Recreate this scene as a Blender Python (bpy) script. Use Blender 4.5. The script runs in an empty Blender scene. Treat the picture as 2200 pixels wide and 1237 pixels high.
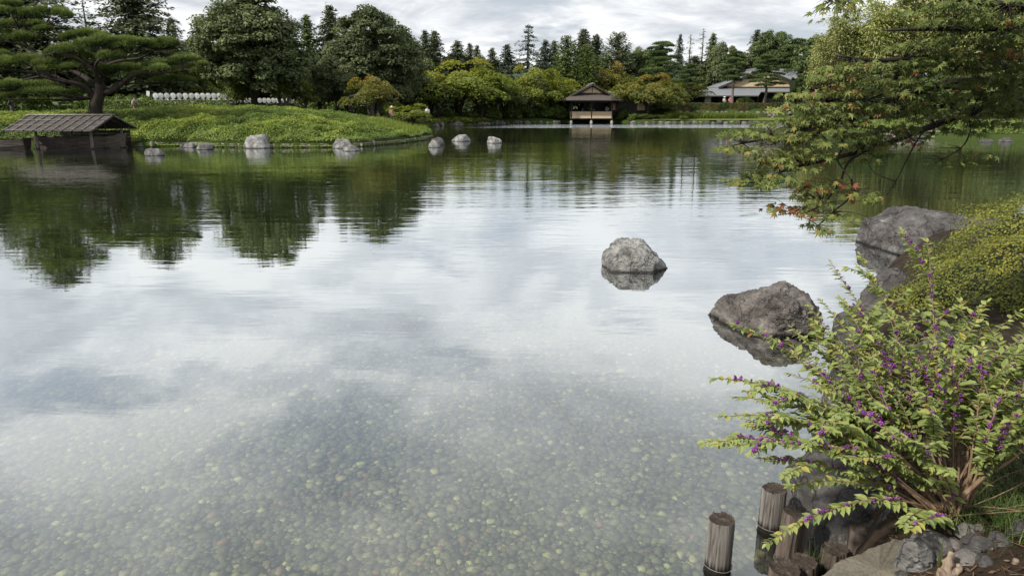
import bpy, bmesh, math, random
import numpy as np
from mathutils import Vector, Matrix

# ------------------------------------------------------------------ scene, camera, light
scene = bpy.context.scene
col = scene.collection
R = math.radians
F_PX, CX, CY = 1467.0, 1100.0, 618.5      # photograph 2200 x 1237
PITCH, CAM_H = R(15.0), 2.3
CT, ST = math.cos(PITCH), math.sin(PITCH)

cam_d = bpy.data.cameras.new('camera'); cam = bpy.data.objects.new('camera', cam_d); col.objects.link(cam)
cam_d.sensor_width = 36.0; cam_d.lens = 24.0; cam_d.clip_start = 0.05; cam_d.clip_end = 3000
cam.location = (0, 0, CAM_H); cam.rotation_euler = (R(90) - PITCH, 0, 0)
scene.camera = cam

SUN_DIR = Vector((-0.66, -0.38, 0.66)).normalized()
SUN_EL = math.asin(SUN_DIR.z); SUN_AZ = math.atan2(SUN_DIR.x, SUN_DIR.y)
sun_d = bpy.data.lights.new('sun', 'SUN'); sun = bpy.data.objects.new('sun', sun_d); col.objects.link(sun)
sun_d.energy = 4.0; sun_d.angle = R(3.0); sun_d.color = (1.0, 0.94, 0.84)
sun.rotation_euler = (-SUN_DIR).to_track_quat('-Z', 'Y').to_euler(); sun.location = SUN_DIR * 60

world = bpy.data.worlds.new('World'); scene.world = world; world.use_nodes = True
def build_world():
    nt = world.node_tree; N = nt.nodes; L = nt.links; N.clear()
    out = N.new('ShaderNodeOutputWorld'); bg = N.new('ShaderNodeBackground'); bg.inputs[1].default_value = 0.1
    L.new(bg.outputs[0], out.inputs[0])
    sky = N.new('ShaderNodeTexSky'); sky.sky_type = 'NISHITA'; sky.sun_disc = False
    sky.sun_elevation = SUN_EL; sky.sun_rotation = SUN_AZ; sky.air_density = 1.0; sky.dust_density = 1.2
    tc = N.new('ShaderNodeTexCoord')
    sep = N.new('ShaderNodeSeparateXYZ'); L.new(tc.outputs['Generated'], sep.inputs[0])
    def m(op, a, b=None, c=None):
        n = N.new('ShaderNodeMath'); n.operation = op
        for i, v in enumerate((a, b, c)):
            if v is None: continue
            if isinstance(v, (int, float)): n.inputs[i].default_value = v
            else: L.new(v, n.inputs[i])
        return n.outputs[0]
    z = m('MAXIMUM', sep.outputs[2], 0.0); den = m('ADD', z, 0.16)
    cmb = N.new('ShaderNodeCombineXYZ')
    L.new(m('DIVIDE', sep.outputs[0], den), cmb.inputs[0]); L.new(m('DIVIDE', sep.outputs[1], den), cmb.inputs[1])
    def noise(scale, det, rough, loc, dist=0.0):
        mp = N.new('ShaderNodeMapping'); mp.inputs['Location'].default_value = loc
        L.new(cmb.outputs[0], mp.inputs[0])
        n = N.new('ShaderNodeTexNoise'); n.inputs['Scale'].default_value = scale; n.inputs['Detail'].default_value = det
        n.inputs['Roughness'].default_value = rough; n.inputs['Distortion'].default_value = dist
        L.new(mp.outputs[0], n.inputs['Vector']); return n.outputs[0]
    def ramp(fac, stops):
        r = N.new('ShaderNodeValToRGB'); L.new(fac, r.inputs[0]); e = r.color_ramp.elements
        while len(e) < len(stops): e.new(0.5)
        for k, (p, c) in enumerate(stops): e[k].position = p; e[k].color = (*c, 1)
        return r.outputs[0]
    cover = ramp(noise(1.3, 5, 0.58, (15, 6.5, 0), 0.3), [(0.36, (0, 0, 0)), (0.47, (1, 1, 1))])
    body = ramp(noise(1.9, 6, 0.6, (22, 2.5, 1), 0.4), [(0.32, (4.4, 4.6, 5.0)), (0.46, (6.0, 6.25, 6.6)), (0.58, (7.9, 8.0, 8.1))])
    mix = N.new('ShaderNodeMix'); mix.data_type = 'RGBA'
    L.new(cover, mix.inputs[0]); L.new(body, mix.inputs[7])
    tint = N.new('ShaderNodeMix'); tint.data_type = 'RGBA'; tint.inputs[0].default_value = 0.85
    L.new(sky.outputs[0], tint.inputs[6]); tint.inputs[7].default_value = (4.5, 4.85, 5.35, 1)
    L.new(tint.outputs[2], mix.inputs[6])
    L.new(mix.outputs[2], bg.inputs[0])
build_world()
scene.view_settings.view_transform = 'Standard'; scene.view_settings.look = 'None'
scene.view_settings.exposure = 0.40; scene.view_settings.gamma = 1.0; scene.view_settings.use_curve_mapping = False
cy = scene.cycles
cy.use_denoising = True; cy.max_bounces = 6; cy.diffuse_bounces = 2; cy.glossy_bounces = 2
cy.transmission_bounces = 4; cy.transparent_max_bounces = 6; cy.sample_clamp_indirect = 6.0
cy.use_light_tree = False; cy.caustics_reflective = False; cy.caustics_refractive = False

# ------------------------------------------------------------------ helpers
def ray(px, py):
    u = (px - CX) / F_PX; v = (CY - py) / F_PX
    return np.array((u, CT + v * ST, -ST + v * CT))
def W(px, py, Y):                     # the point of that line of sight at distance Y
    d = ray(px, py); return np.array((0, 0, CAM_H)) + d * (Y / d[1])
def G(px, py, z=0.0):                 # the point of that line of sight at height z
    d = ray(px, py); return np.array((0, 0, CAM_H)) + d * ((z - CAM_H) / d[2])
def mpp(Y, z=1.0): return (Y * CT + (CAM_H - z) * ST) / F_PX      # metres per photograph pixel

def _hash(i, j, k, seed):
    h = (i.astype(np.int64) * 374761393 + j.astype(np.int64) * 668265263 + k.astype(np.int64) * 1274126177 + seed * 362437) & 0xFFFFFFFF
    h = ((h ^ (h >> 13)) * 1274126177) & 0xFFFFFFFF
    return ((h ^ (h >> 16)) & 0xFFFFFF) / float(0xFFFFFF) * 2 - 1
def vnoise(P, seed=0):
    P = np.asarray(P, float); i = np.floor(P).astype(np.int64); f = P - i; f = f * f * (3 - 2 * f); out = 0
    for a in (0, 1):
        for b in (0, 1):
            for c in (0, 1):
                w = (f[:, 0] if a else 1 - f[:, 0]) * (f[:, 1] if b else 1 - f[:, 1]) * (f[:, 2] if c else 1 - f[:, 2])
                out = out + w * _hash(i[:, 0] + a, i[:, 1] + b, i[:, 2] + c, seed)
    return out
def fbm(P, oct=4, seed=0, rough=0.5):
    P = np.asarray(P, float); s = 0; a = 1.0; t = 0
    for o in range(oct):
        s = s + a * vnoise(P * (2 ** o) + 17.3 * o, seed + o); t += a; a *= rough
    return s / t
def nrm(v): return v / np.maximum(np.linalg.norm(v, axis=-1, keepdims=True), 1e-9)
def sstep(x, a, b):
    t = np.clip((x - a) / (b - a), 0, 1); return t * t * (3 - 2 * t)

class MB:
    """collects polygons; build() links them as one mesh object"""
    def __init__(s): s.V = []; s.T = []; s.F = []; s.n = 0
    def add(s, V, F, tint=0.5):
        V = np.asarray(V, float).reshape(-1, 3); s.V.append(V)
        s.T.append(np.broadcast_to(np.asarray(tint, float), (len(V),)).copy())
        if isinstance(F, np.ndarray): s.F.append(F + s.n)
        else:
            by = {}
            for f in F: by.setdefault(len(f), []).append(f)
            for k, fs in by.items(): s.F.append(np.array(fs, dtype=np.int64) + s.n)
        s.n += len(V); return s
    def mesh(s, name, mat=None, smooth=False):
        me = bpy.data.meshes.new(name)
        V = np.concatenate(s.V); me.vertices.add(len(V)); me.vertices.foreach_set('co', V.astype(np.float32).ravel())
        loops = np.concatenate([f.ravel() for f in s.F]).astype(np.int32)
        tot = np.concatenate([np.full(len(f), f.shape[1], np.int32) for f in s.F])
        me.loops.add(len(loops)); me.loops.foreach_set('vertex_index', loops)
        me.polygons.add(len(tot)); st = np.zeros(len(tot), np.int32); st[1:] = np.cumsum(tot)[:-1]
        me.polygons.foreach_set('loop_start', st); me.polygons.foreach_set('loop_total', tot)
        me.polygons.foreach_set('use_smooth', np.full(len(tot), smooth))
        a = me.attributes.new('tint', 'FLOAT', 'POINT'); a.data.foreach_set('value', np.concatenate(s.T).astype(np.float32))
        me.update(calc_edges=True)
        if mat is not None: me.materials.append(mat)
        return me
    def build(s, name, mat=None, parent=None, smooth=False):
        return link(name, s.mesh(name, mat, smooth), parent)
def link(name, me, parent=None, loc=None):
    o = bpy.data.objects.new(name, me); col.objects.link(o)
    if parent is not None: o.parent = parent
    if loc is not None: o.location = tuple(loc)
    return o
def tag(o, label=None, cat=None, group=None, kind=None):
    if label: o['label'] = label
    if cat: o['category'] = cat
    if group: o['group'] = group
    if kind: o['kind'] = kind
    return o
def empty(name, loc, rz=0.0, **kw):
    o = bpy.data.objects.new(name, None); col.objects.link(o); o.location = tuple(loc); o.rotation_euler = (0, 0, rz)
    o.empty_display_size = 0.2
    return tag(o, **kw)
ORD = 'first second third fourth fifth sixth seventh eighth ninth tenth eleventh twelfth thirteenth fourteenth fifteenth sixteenth seventeenth eighteenth nineteenth twentieth twenty-first twenty-second twenty-third twenty-fourth twenty-fifth twenty-sixth twenty-seventh twenty-eighth twenty-ninth'.split()
def copy_tree(o, parent=None):
    c = o.copy(); col.objects.link(c); c.parent = parent
    for ch in o.children: copy_tree(ch, c)
    return c

BOXF = np.array([(0, 1, 3, 2), (4, 6, 7, 5), (0, 4, 5, 1), (2, 3, 7, 6), (0, 2, 6, 4), (1, 5, 7, 3)])
def box(c, s):
    c = np.array(c, float); h = np.array(s, float) / 2
    return np.array([c + h * (x, y, z) for x in (-1, 1) for y in (-1, 1) for z in (-1, 1)]), BOXF
def tube(P, rad, n=8, cap=True):
    """tube through the points P with radii rad"""
    P = np.asarray(P, float); m = len(P); rad = np.broadcast_to(np.asarray(rad, float), (m,))
    T = nrm(np.gradient(P, axis=0)); up = np.array((0, 0, 1.0)) if abs(T[0][2]) < 0.9 else np.array((1.0, 0, 0))
    a = nrm(np.cross(up, T[0])); V = []
    ang = np.linspace(0, 2 * np.pi, n, endpoint=False)
    for i in range(m):
        a = a - T[i] * a.dot(T[i]); a = a / max(np.linalg.norm(a), 1e-9); b = np.cross(T[i], a)
        V.append(P[i] + rad[i] * (np.cos(ang)[:, None] * a + np.sin(ang)[:, None] * b))
    V = np.concatenate(V); F = []
    for i in range(m - 1):
        for k in range(n):
            k2 = (k + 1) % n; F.append((i * n + k, i * n + k2, (i + 1) * n + k2, (i + 1) * n + k))
    if cap: F.append(tuple(range(n - 1, -1, -1))); F.append(tuple((m - 1) * n + k for k in range(n)))
    return V, F
def bez(p0, p1, p2, n=8):
    t = np.linspace(0, 1, n)[:, None]; p0, p1, p2 = map(np.asarray, (p0, p1, p2))
    return (1 - t) ** 2 * p0 + 2 * t * (1 - t) * p1 + t * t * p2
def spline(P, n=6):
    """Catmull-Rom through P"""
    P = np.asarray(P, float); Q = np.vstack([2 * P[0] - P[1], P, 2 * P[-1] - P[-2]]); out = []
    for i in range(1, len(Q) - 2):
        for t in np.linspace(0, 1, n, endpoint=False):
            a, b, c, d = Q[i - 1], Q[i], Q[i + 1], Q[i + 2]
            out.append(0.5 * (2 * b + (c - a) * t + (2 * a - 5 * b + 4 * c - d) * t * t + (3 * b - a - 3 * c + d) * t ** 3))
    out.append(P[-1]); return np.array(out)
def leaf_quads(mb, P, N, size, rng, aspect=0.55, tint=None, T=None):
    """rhombic leaf faces at P facing N"""
    n = len(P); N = nrm(N)
    if T is None: T = rng.normal(size=(n, 3))
    T = nrm(T - N * (T * N).sum(1, keepdims=True)); B = np.cross(N, T); s = np.broadcast_to(np.asarray(size, float), (n,))[:, None]
    V = np.stack([P - T * s, P + B * s * aspect, P + T * s, P - B * s * aspect], 1).reshape(-1, 3)
    if tint is None: tint = rng.random(n)
    mb.add(V, np.arange(4 * n).reshape(n, 4), np.repeat(tint, 4))
def rsph(rng, n): return nrm(rng.normal(size=(n, 3)))

# ------------------------------------------------------------------ materials
def new_mat(name):
    m = bpy.data.materials.new(name); m.use_nodes = True; nt = m.node_tree; nt.nodes.clear()
    out = nt.nodes.new('ShaderNodeOutputMaterial'); return m, nt, out
class NT:
    def __init__(s, nt): s.nt = nt; s.N = nt.nodes; s.L = nt.links
    def n(s, t, **kw):
        x = s.N.new(t)
        for k, v in kw.items(): setattr(x, k, v)
        return x
    def set(s, sock, v):
        if hasattr(v, 'is_linked') or isinstance(v, bpy.types.NodeSocket): s.L.new(v, sock)
        elif isinstance(v, (tuple, list)) and len(v) == 3 and sock.type == 'RGBA': sock.default_value = (*v, 1)
        else: sock.default_value = v
    def math(s, op, a, b=None, c=None, clamp=False):
        x = s.n('ShaderNodeMath', operation=op, use_clamp=clamp)
        for i, v in enumerate((a, b, c)):
            if v is not None: s.set(x.inputs[i], v)
        return x.outputs[0]
    def ramp(s, fac, stops, interp='LINEAR'):
        r = s.n('ShaderNodeValToRGB'); s.set(r.inputs[0], fac); r.color_ramp.interpolation = interp; e = r.color_ramp.elements
        while len(e) < len(stops): e.new(0.5)
        for k, (p, c) in enumerate(stops):
            e[k].position = p; e[k].color = (*c, 1) if isinstance(c, (tuple, list)) else (c, c, c, 1)
        return r.outputs[0]
    def coord(s, kind='Object', scale=(1, 1, 1), loc=(0, 0, 0), rot=(0, 0, 0)):
        if kind == 'World': src = s.n('ShaderNodeNewGeometry').outputs['Position']
        else: src = s.n('ShaderNodeTexCoord').outputs[kind]
        mp = s.n('ShaderNodeMapping'); s.L.new(src, mp.inputs[0])
        mp.inputs['Scale'].default_value = scale; mp.inputs['Location'].default_value = loc; mp.inputs['Rotation'].default_value = rot
        return mp.outputs[0]
    def noise(s, vec, scale, det=4, rough=0.55, dist=0.0, out=0):
        x = s.n('ShaderNodeTexNoise'); s.L.new(vec, x.inputs['Vector']); x.inputs['Scale'].default_value = scale
        x.inputs['Detail'].default_value = det; x.inputs['Roughness'].default_value = rough; x.inputs['Distortion'].default_value = dist
        return x.outputs[out]
    def vor(s, vec, scale, feature='F1', out=0, rnd=1.0):
        x = s.n('ShaderNodeTexVoronoi', feature=feature); s.L.new(vec, x.inputs['Vector']); x.inputs['Scale'].default_value = scale
        x.inputs['Randomness'].default_value = rnd; return x.outputs[out]
    def mix(s, fac, a, b, mode='MIX'):
        x = s.n('ShaderNodeMix', data_type='RGBA', blend_type=mode); s.set(x.inputs[0], fac); s.set(x.inputs[6], a); s.set(x.inputs[7], b)
        return x.outputs[2]
    def bump(s, h, strength=0.3, dist=0.02, normal=None):
        x = s.n('ShaderNodeBump'); s.set(x.inputs['Strength'], strength); s.set(x.inputs['Distance'], dist); s.L.new(h, x.inputs['Height'])
        if normal is not None: s.L.new(normal, x.inputs['Normal'])
        return x.outputs[0]
    def bsdf(s, color, rough=0.7, normal=None, spec=0.3, metal=0.0):
        b = s.n('ShaderNodeBsdfPrincipled'); s.set(b.inputs['Base Color'], color); s.set(b.inputs['Roughness'], rough)
        b.inputs['Specular IOR Level'].default_value = spec; b.inputs['Metallic'].default_value = metal
        if normal is not None: s.L.new(normal, b.inputs['Normal'])
        return b.outputs[0]

def leaf_mat(name, stops, trans=0.25, rough=0.55, spec=0.25, var=0.25, big=0.0, trans_gain=1.3):
    """foliage: colour by a per-leaf tint, varied per tree and by a broad noise"""
    m, nt, out = new_mat(name); t = NT(nt)
    at = t.n('ShaderNodeAttribute', attribute_name='tint')
    c = t.ramp(at.outputs['Fac'], stops)
    if big:
        nz = t.noise(t.coord('World'), big, 3)
        hs = t.n('ShaderNodeHueSaturation'); t.set(hs.inputs['Color'], c)
        t.set(hs.inputs['Value'], t.math('MULTIPLY_ADD', nz, 2.4, -0.2)); t.set(hs.inputs['Hue'], t.math('MULTIPLY_ADD', nz, -0.10, 0.560)); c = hs.outputs[0]
    oi = t.n('ShaderNodeObjectInfo')
    hs = t.n('ShaderNodeHueSaturation'); t.set(hs.inputs['Color'], c)
    t.set(hs.inputs['Value'], t.math('MULTIPLY_ADD', oi.outputs['Random'], var, 1 - var / 2)); c = hs.outputs[0]
    b = t.bsdf(c, rough, spec=spec)
    tr = t.n('ShaderNodeBsdfTranslucent')
    g = t.mix(1.0, c, (trans_gain, trans_gain, trans_gain * 0.6), 'MULTIPLY'); t.L.new(g, tr.inputs[0])
    ms = t.n('ShaderNodeMixShader'); ms.inputs[0].default_value = trans
    t.L.new(b, ms.inputs[1]); t.L.new(tr.outputs[0], ms.inputs[2]); t.L.new(ms.outputs[0], out.inputs[0])
    return m
def simple_mat(name, color, rough=0.7, spec=0.3, nscale=8.0, amp=0.25, stretch=(1, 1, 1), bump=0.15, bdist=0.01, kind='Object'):
    """a plain colour with grain"""
    m, nt, out = new_mat(name); t = NT(nt); v = t.coord(kind, stretch)
    nz = t.noise(v, nscale, 6, 0.6)
    lo = tuple(c * (1 - amp) for c in color); hi = tuple(min(1, c * (1 + amp)) for c in color)
    c = t.ramp(nz, [(0.3, lo), (0.7, hi)])
    t.L.new(t.bsdf(c, rough, t.bump(nz, bump, bdist), spec), out.inputs[0]); return m
def rock_mat(name, base, dark, light, lichen=(0.32, 0.33, 0.28), wet=True, rust=False, scale=1.0):
    m, nt, out = new_mat(name); t = NT(nt)
    v = t.coord('Object'); big = t.noise(v, 2.2 * scale, 5, 0.6, 0.6); fine = t.noise(v, 22 * scale, 8, 0.72)
    st = t.noise(t.coord('Object', (1.2, 1.2, 5.0), rot=(0.5, 0.35, 0)), 3.0 * scale, 6, 0.65, 0.8)
    c = t.ramp(big, [(0.34, dark), (0.50, base), (0.64, light)])
    c = t.mix(t.ramp(st, [(0.52, 0.0), (0.68, 0.6)]), c, dark)
    c = t.mix(t.ramp(fine, [(0.35, 0.55), (0.6, 0.0)]), c, tuple(x * 0.55 for x in dark))
    lic = t.noise(v, 6.0 * scale, 5, 0.7, 0.3)
    c = t.mix(t.ramp(lic, [(0.60, 0.0), (0.68, 0.55)]), c, lichen)
    sp = t.vor(v, 60 * scale)
    c = t.mix(t.ramp(sp, [(0.0, 0.35), (0.22, 0.0)]), c, tuple(min(1, x * 1.3) for x in light))
    cv = t.n('ShaderNodeTexVoronoi', feature='DISTANCE_TO_EDGE'); cv.inputs['Scale'].default_value = 2.6 * scale
    wv = t.n('ShaderNodeVectorMath', operation='MULTIPLY_ADD'); t.L.new(t.noise(v, 4.0 * scale, 4, out=1), wv.inputs[0]); wv.inputs[1].default_value = (0.55, 0.55, 0.55); t.L.new(v, wv.inputs[2]); t.L.new(wv.outputs[0], cv.inputs['Vector'])
    ckr = t.ramp(cv.outputs['Distance'], [(0.0, 1.0), (0.035, 0.0)])
    c = t.mix(t.math('MULTIPLY', ckr, t.ramp(lic, [(0.40, 0.0), (0.55, 0.75)])), c, tuple(x * 0.35 for x in dark))
    if rust:
        rn = t.noise(v, 3.1, 4, 0.6)
        c = t.mix(t.ramp(rn, [(0.62, 0.0), (0.70, 0.7)]), c, (0.22, 0.11, 0.035))
    rough = 0.85
    if wet:
        z = t.n('ShaderNodeSeparateXYZ'); t.L.new(t.n('ShaderNodeNewGeometry').outputs['Position'], z.inputs[0])
        w = t.math('ADD', z.outputs[2], t.math('MULTIPLY', t.math('SUBTRACT', big, 0.5), 0.05))
        wm = t.ramp(w, [(0.015, 1.0), (0.05, 0.0)])
        c = t.mix(wm, c, tuple(x * 0.28 for x in dark)); rough = t.ramp(wm, [(0, 0.85), (1, 0.35)])
    h = t.math('ADD', t.math('MULTIPLY', fine, 0.6), t.math('ADD', t.math('MULTIPLY', big, 0.8), t.math('SUBTRACT', st, t.math('MULTIPLY', ckr, 0.35))))
    t.L.new(t.bsdf(c, rough, t.bump(h, 0.85, 0.055), 0.25), out.inputs[0]); return m
def wood_mat(name, base, dark, grain=(30, 30, 2.0), wet=False, rough=0.8, amount=0.5):
    m, nt, out = new_mat(name); t = NT(nt)
    v = t.coord('Object', grain); g = t.noise(v, 1.0, 7, 0.65, 0.5); b = t.noise(t.coord('Object'), 3.0, 4)
    c = t.ramp(g, [(0.34, dark), (0.50, base), (0.68, tuple(min(1, x * 1.5) for x in base))])
    c = t.mix(t.ramp(b, [(0.4, 0.0), (0.75, amount)]), c, dark)
    if wet:
        z = t.n('ShaderNodeSeparateXYZ'); t.L.new(t.n('ShaderNodeNewGeometry').outputs['Position'], z.inputs[0])
        w = t.math('ADD', z.outputs[2], t.math('MULTIPLY', t.math('SUBTRACT', g, 0.5), 0.12))
        c = t.mix(t.ramp(w, [(0.03, 1.0), (0.07, 0.0)]), c, tuple(x * 0.25 for x in dark))
    t.L.new(t.bsdf(c, rough, t.bump(g, 0.7, 0.012), 0.25), out.inputs[0]); return m

# ------------------------------------------------------------------ pond outline and terrain
POND = np.array([(-90, -2), (-40, 0.2), (-20, 0.6), (-6, 1.1), (0, 1.45), (0.8, 1.75), (1.3, 2.22), (1.55, 2.66), (1.80, 3.1), (1.98, 3.7), (2.15, 4.2), (2.55, 4.95), (3.2, 5.9),
    (4.2, 7.5), (5.2, 9.2), (6.6, 10.8), (9.5, 12.8), (15, 17), (23, 24), (32, 32), (38, 39), (38.5, 45), (31, 48.3), (26.5, 51.5),
    (26.5, 62), (33, 74), (38.5, 84), (36.5, 90), (30, 90.6), (22, 90.8), (16, 92.5), (14.6, 96.5), (6.6, 96.5), (5.6, 93), (2, 91.5), (-1.5, 90.2),
    (-3, 84.5), (-4.8, 81), (-8, 80), (-10, 76), (-9.3, 66), (-7.2, 56), (-5.7, 50), (-6.0, 46.6), (-7.1, 42.6), (-8.5, 39.7), (-10.5, 38.7), (-13.2, 38.5),
    (-16.5, 39.0), (-18.8, 40.3), (-20.2, 39.4), (-21.5, 39.6), (-22.0, 41.6), (-30.0, 41.6), (-33, 39.5), (-45, 38), (-90, 36)], float)
def pond_sd(x, y):
    """signed distance to the shore, positive on land"""
    P = np.stack([np.ravel(x), np.ravel(y)], 1); A = POND; B = np.roll(POND, -1, 0); best = np.full(len(P), 1e9); ins = np.zeros(len(P), bool)
    for a, b in zip(A, B):
        e = b - a; t = np.clip(((P - a) @ e) / (e @ e), 0, 1); d = np.linalg.norm(P - a - t[:, None] * e, axis=1); best = np.minimum(best, d)
        c = (a[1] > P[:, 1]) != (b[1] > P[:, 1])
        with np.errstate(divide='ignore', invalid='ignore'):
            xi = (b[0] - a[0]) * (P[:, 1] - a[1]) / (b[1] - a[1]) + a[0]
        ins ^= c & (P[:, 0] < xi)
    return np.where(ins, -best, best).reshape(np.shape(x))
CREST_X = [-60, -40, -32, -26, -22.5, -18, -13, -9.5, -8, -6.5, -5]
CREST_Z = [1.4, 1.45, 1.5, 1.72, 1.95, 1.80, 1.5, 1.12, 0.85, 0.5, 0.35]
def ground_h(x, y):
    x = np.atleast_1d(np.asarray(x, float)); y = np.atleast_1d(np.asarray(y, float)); d = pond_sd(x, y); dl = np.maximum(d, 0)
    P = np.stack([x, y, np.zeros_like(x)], -1).reshape(-1, 3); n1 = fbm(P * 0.22, 3, 5).reshape(x.shape); n2 = fbm(P * 1.3, 3, 9).reshape(x.shape)
    far = 0.28 + 0.85 * (1 - np.exp(-dl / 5.0)) + 0.15 * n1 * np.minimum(dl / 4, 1)
    crest = np.interp(x, CREST_X, CREST_Z)
    mound = 0.25 + (crest - 0.25) * (1 - np.exp(-dl / 2.6)) + 0.10 * n1
    wm = sstep(x, -4, -6) * (1 - sstep(y, 52, 60)) * sstep(y, 30, 36)
    h = far * (1 - wm) + mound * wm
    tr = sstep(y, 98.2, 98.7) * sstep(x, 17, 20) * 0.75                      # terrace in front of the big house
    h = h + tr
    lawn = sstep(x, 17, 20) * sstep(y, 88, 90) * (1 - sstep(y, 98.2, 98.7)); h = h * (1 - lawn) + lawn * (0.34 + 0.03 * np.minimum(dl, 7))
    near = 0.10 + 0.30 * (1 - np.exp(-dl / 0.13)) + 0.13 * np.minimum(dl, 6) + 0.05 * n2
    wn = (1 - sstep(np.hypot(x, y), 16, 24)); h = h * (1 - wn) + near * wn
    w = np.maximum(-d, 0)
    bed = -0.02 - 0.30 * (1 - np.exp(-w / 0.8)) - 0.75 * sstep(w, 5.0, 16) + 0.02 * n2
    return np.where(d > 0, h, bed)
def gz(x, y): return float(ground_h(x, y)[0])

def ground_material():
    m, nt, out = new_mat('ground'); t = NT(nt); v = t.coord('World')
    n1 = t.noise(v, 0.35, 5, 0.6); n2 = t.noise(v, 9, 6, 0.7); n3 = t.noise(v, 45, 4, 0.7)
    soil = t.ramp(n2, [(0.3, (0.012, 0.009, 0.006)), (0.55, (0.036, 0.026, 0.018)), (0.75, (0.075, 0.056, 0.038))])
    grass = t.ramp(n3, [(0.3, (0.018, 0.030, 0.007)), (0.7, (0.060, 0.085, 0.020))])
    sp = t.n('ShaderNodeSeparateXYZ'); t.L.new(t.n('ShaderNodeNewGeometry').outputs['Position'], sp.inputs[0])
    farm = t.ramp(t.math('DIVIDE', sp.outputs[1], 40.0), [(0.25, 0.0), (0.6, 1.0)])
    fac = t.math('MULTIPLY', farm, t.ramp(n1, [(0.25, 0.75), (0.45, 1.0)]))
    c = t.mix(fac, soil, grass)
    t.L.new(t.bsdf(c, 0.95, t.bump(n2, 0.6, 0.03), 0.1), out.inputs[0]); return m
def bed_material():
    m, nt, out = new_mat('pond_bed'); t = NT(nt); v = t.coord('World')
    cell = t.n('ShaderNodeTexVoronoi', feature='F1'); t.L.new(v, cell.inputs['Vector']); cell.inputs['Scale'].default_value = 22
    sep = t.n('ShaderNodeSeparateColor'); t.L.new(cell.outputs['Color'], sep.inputs[0])
    peb = t.ramp(sep.outputs[0], [(0.0, (0.040, 0.044, 0.034)), (0.55, (0.075, 0.080, 0.058)), (0.85, (0.115, 0.118, 0.08)), (1.0, (0.23, 0.22, 0.17))])
    edge = t.ramp(cell.outputs['Distance'], [(0.30, 1.0), (0.62, 0.25)])
    peb = t.mix(1.0, peb, edge, 'MULTIPLY')
    n = t.noise(v, 0.8, 5); mud = t.ramp(n, [(0.3, (0.040, 0.062, 0.018)), (0.7, (0.075, 0.105, 0.030))])
    sp = t.n('ShaderNodeSeparateXYZ'); t.L.new(t.n('ShaderNodeNewGeometry').outputs['Position'], sp.inputs[0])
    f = t.ramp(t.math('MULTIPLY', sp.outputs[2], -1.0), [(0.36, 0.0), (0.75, 1.0)])
    c = t.mix(f, peb, mud)
    t.L.new(t.bsdf(c, 0.8, t.bump(cell.outputs['Distance'], -0.4, 0.02), 0.2), out.inputs[0]); return m
def water_material():
    m, nt, out = new_mat('water'); t = NT(nt)
    geo = t.n('ShaderNodeNewGeometry')
    dot = t.n('ShaderNodeVectorMath', operation='DOT_PRODUCT'); t.L.new(geo.outputs['Incoming'], dot.inputs[0]); dot.inputs[1].default_value = (0, 0, 1)
    cosi = t.math('ABSOLUTE', dot.outputs['Value'])
    refl = t.ramp(cosi, [(0.0, 0.94), (0.09, 0.87), (0.20, 0.85), (0.30, 0.76), (0.40, 0.52), (0.50, 0.32), (0.62, 0.19), (1.0, 0.05)])
    sp = t.n('ShaderNodeSeparateXYZ'); t.L.new(geo.outputs['Position'], sp.inputs[0])
    # ripples: long crests across the line of sight, livelier on the open water than near the bank
    a = t.noise(t.coord('World', (0.55, 2.4, 1), rot=(0, 0, 0.06)), 1.0, 3, 0.55, 0.4)
    b = t.noise(t.coord('World', (2.2, 7.0, 1), rot=(0, 0, -0.10)), 1.0, 2, 0.5, 0.3)
    c = t.noise(t.coord('World', (0.16, 0.5, 1)), 1.0, 2, 0.5)
    patch = t.noise(t.coord('World', (0.05, 0.09, 1)), 1.0, 3, 0.55)
    calm = t.ramp(t.math('DIVIDE', sp.outputs[1], 60.0), [(0.08, 0.10), (0.18, 0.22), (0.30, 0.55), (0.5, 0.60), (1.0, 0.45)])
    amp = t.math('MULTIPLY', calm, t.ramp(patch, [(0.35, 0.35), (0.62, 1.0)]))
    # a breeze roughens one far strip off the pavilion
    gx = t.math('DIVIDE', t.math('ABSOLUTE', t.math('SUBTRACT', sp.outputs[0], 13.0)), 20.0)
    gy = t.math('DIVIDE', t.math('ABSOLUTE', t.math('SUBTRACT', sp.outputs[1], 78.5)), 6.5)
    wob = t.noise(t.coord('World', (0.25, 0.5, 1)), 1.0, 4, 0.6)
    g = t.math('ADD', t.math('MAXIMUM', gx, gy), t.math('MULTIPLY_ADD', wob, 0.6, -0.3))
    gust = t.ramp(g, [(0.72, 1.0), (1.0, 0.0)])
    h = t.math('ADD', t.math('MULTIPLY', a, 0.020), t.math('ADD', t.math('MULTIPLY', b, 0.0045), t.math('MULTIPLY', c, 0.03)))
    fine = t.noise(t.coord('World', (3.0, 5.0, 1)), 1.0, 2, 0.6)
    h = t.math('ADD', t.math('MULTIPLY', h, amp), t.math('MULTIPLY', t.math('MULTIPLY', fine, 0.16), gust))
    nb = t.bump(h, 1.0, 1.0)
    gl = t.n('ShaderNodeBsdfGlossy'); gl.inputs['Roughness'].default_value = 0.015; t.L.new(nb, gl.inputs['Normal']); gl.inputs['Color'].default_value = (0.93, 0.96, 0.97, 1)
    tr = t.n('ShaderNodeBsdfTransparent'); tr.inputs[0].default_value = (0.84, 0.87, 0.77, 1)
    ms = t.n('ShaderNodeMixShader'); t.L.new(refl, ms.inputs[0]); t.L.new(tr.outputs[0], ms.inputs[1]); t.L.new(gl.outputs[0], ms.inputs[2])
    t.L.new(ms.outputs[0], out.inputs[0]); return m

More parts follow.
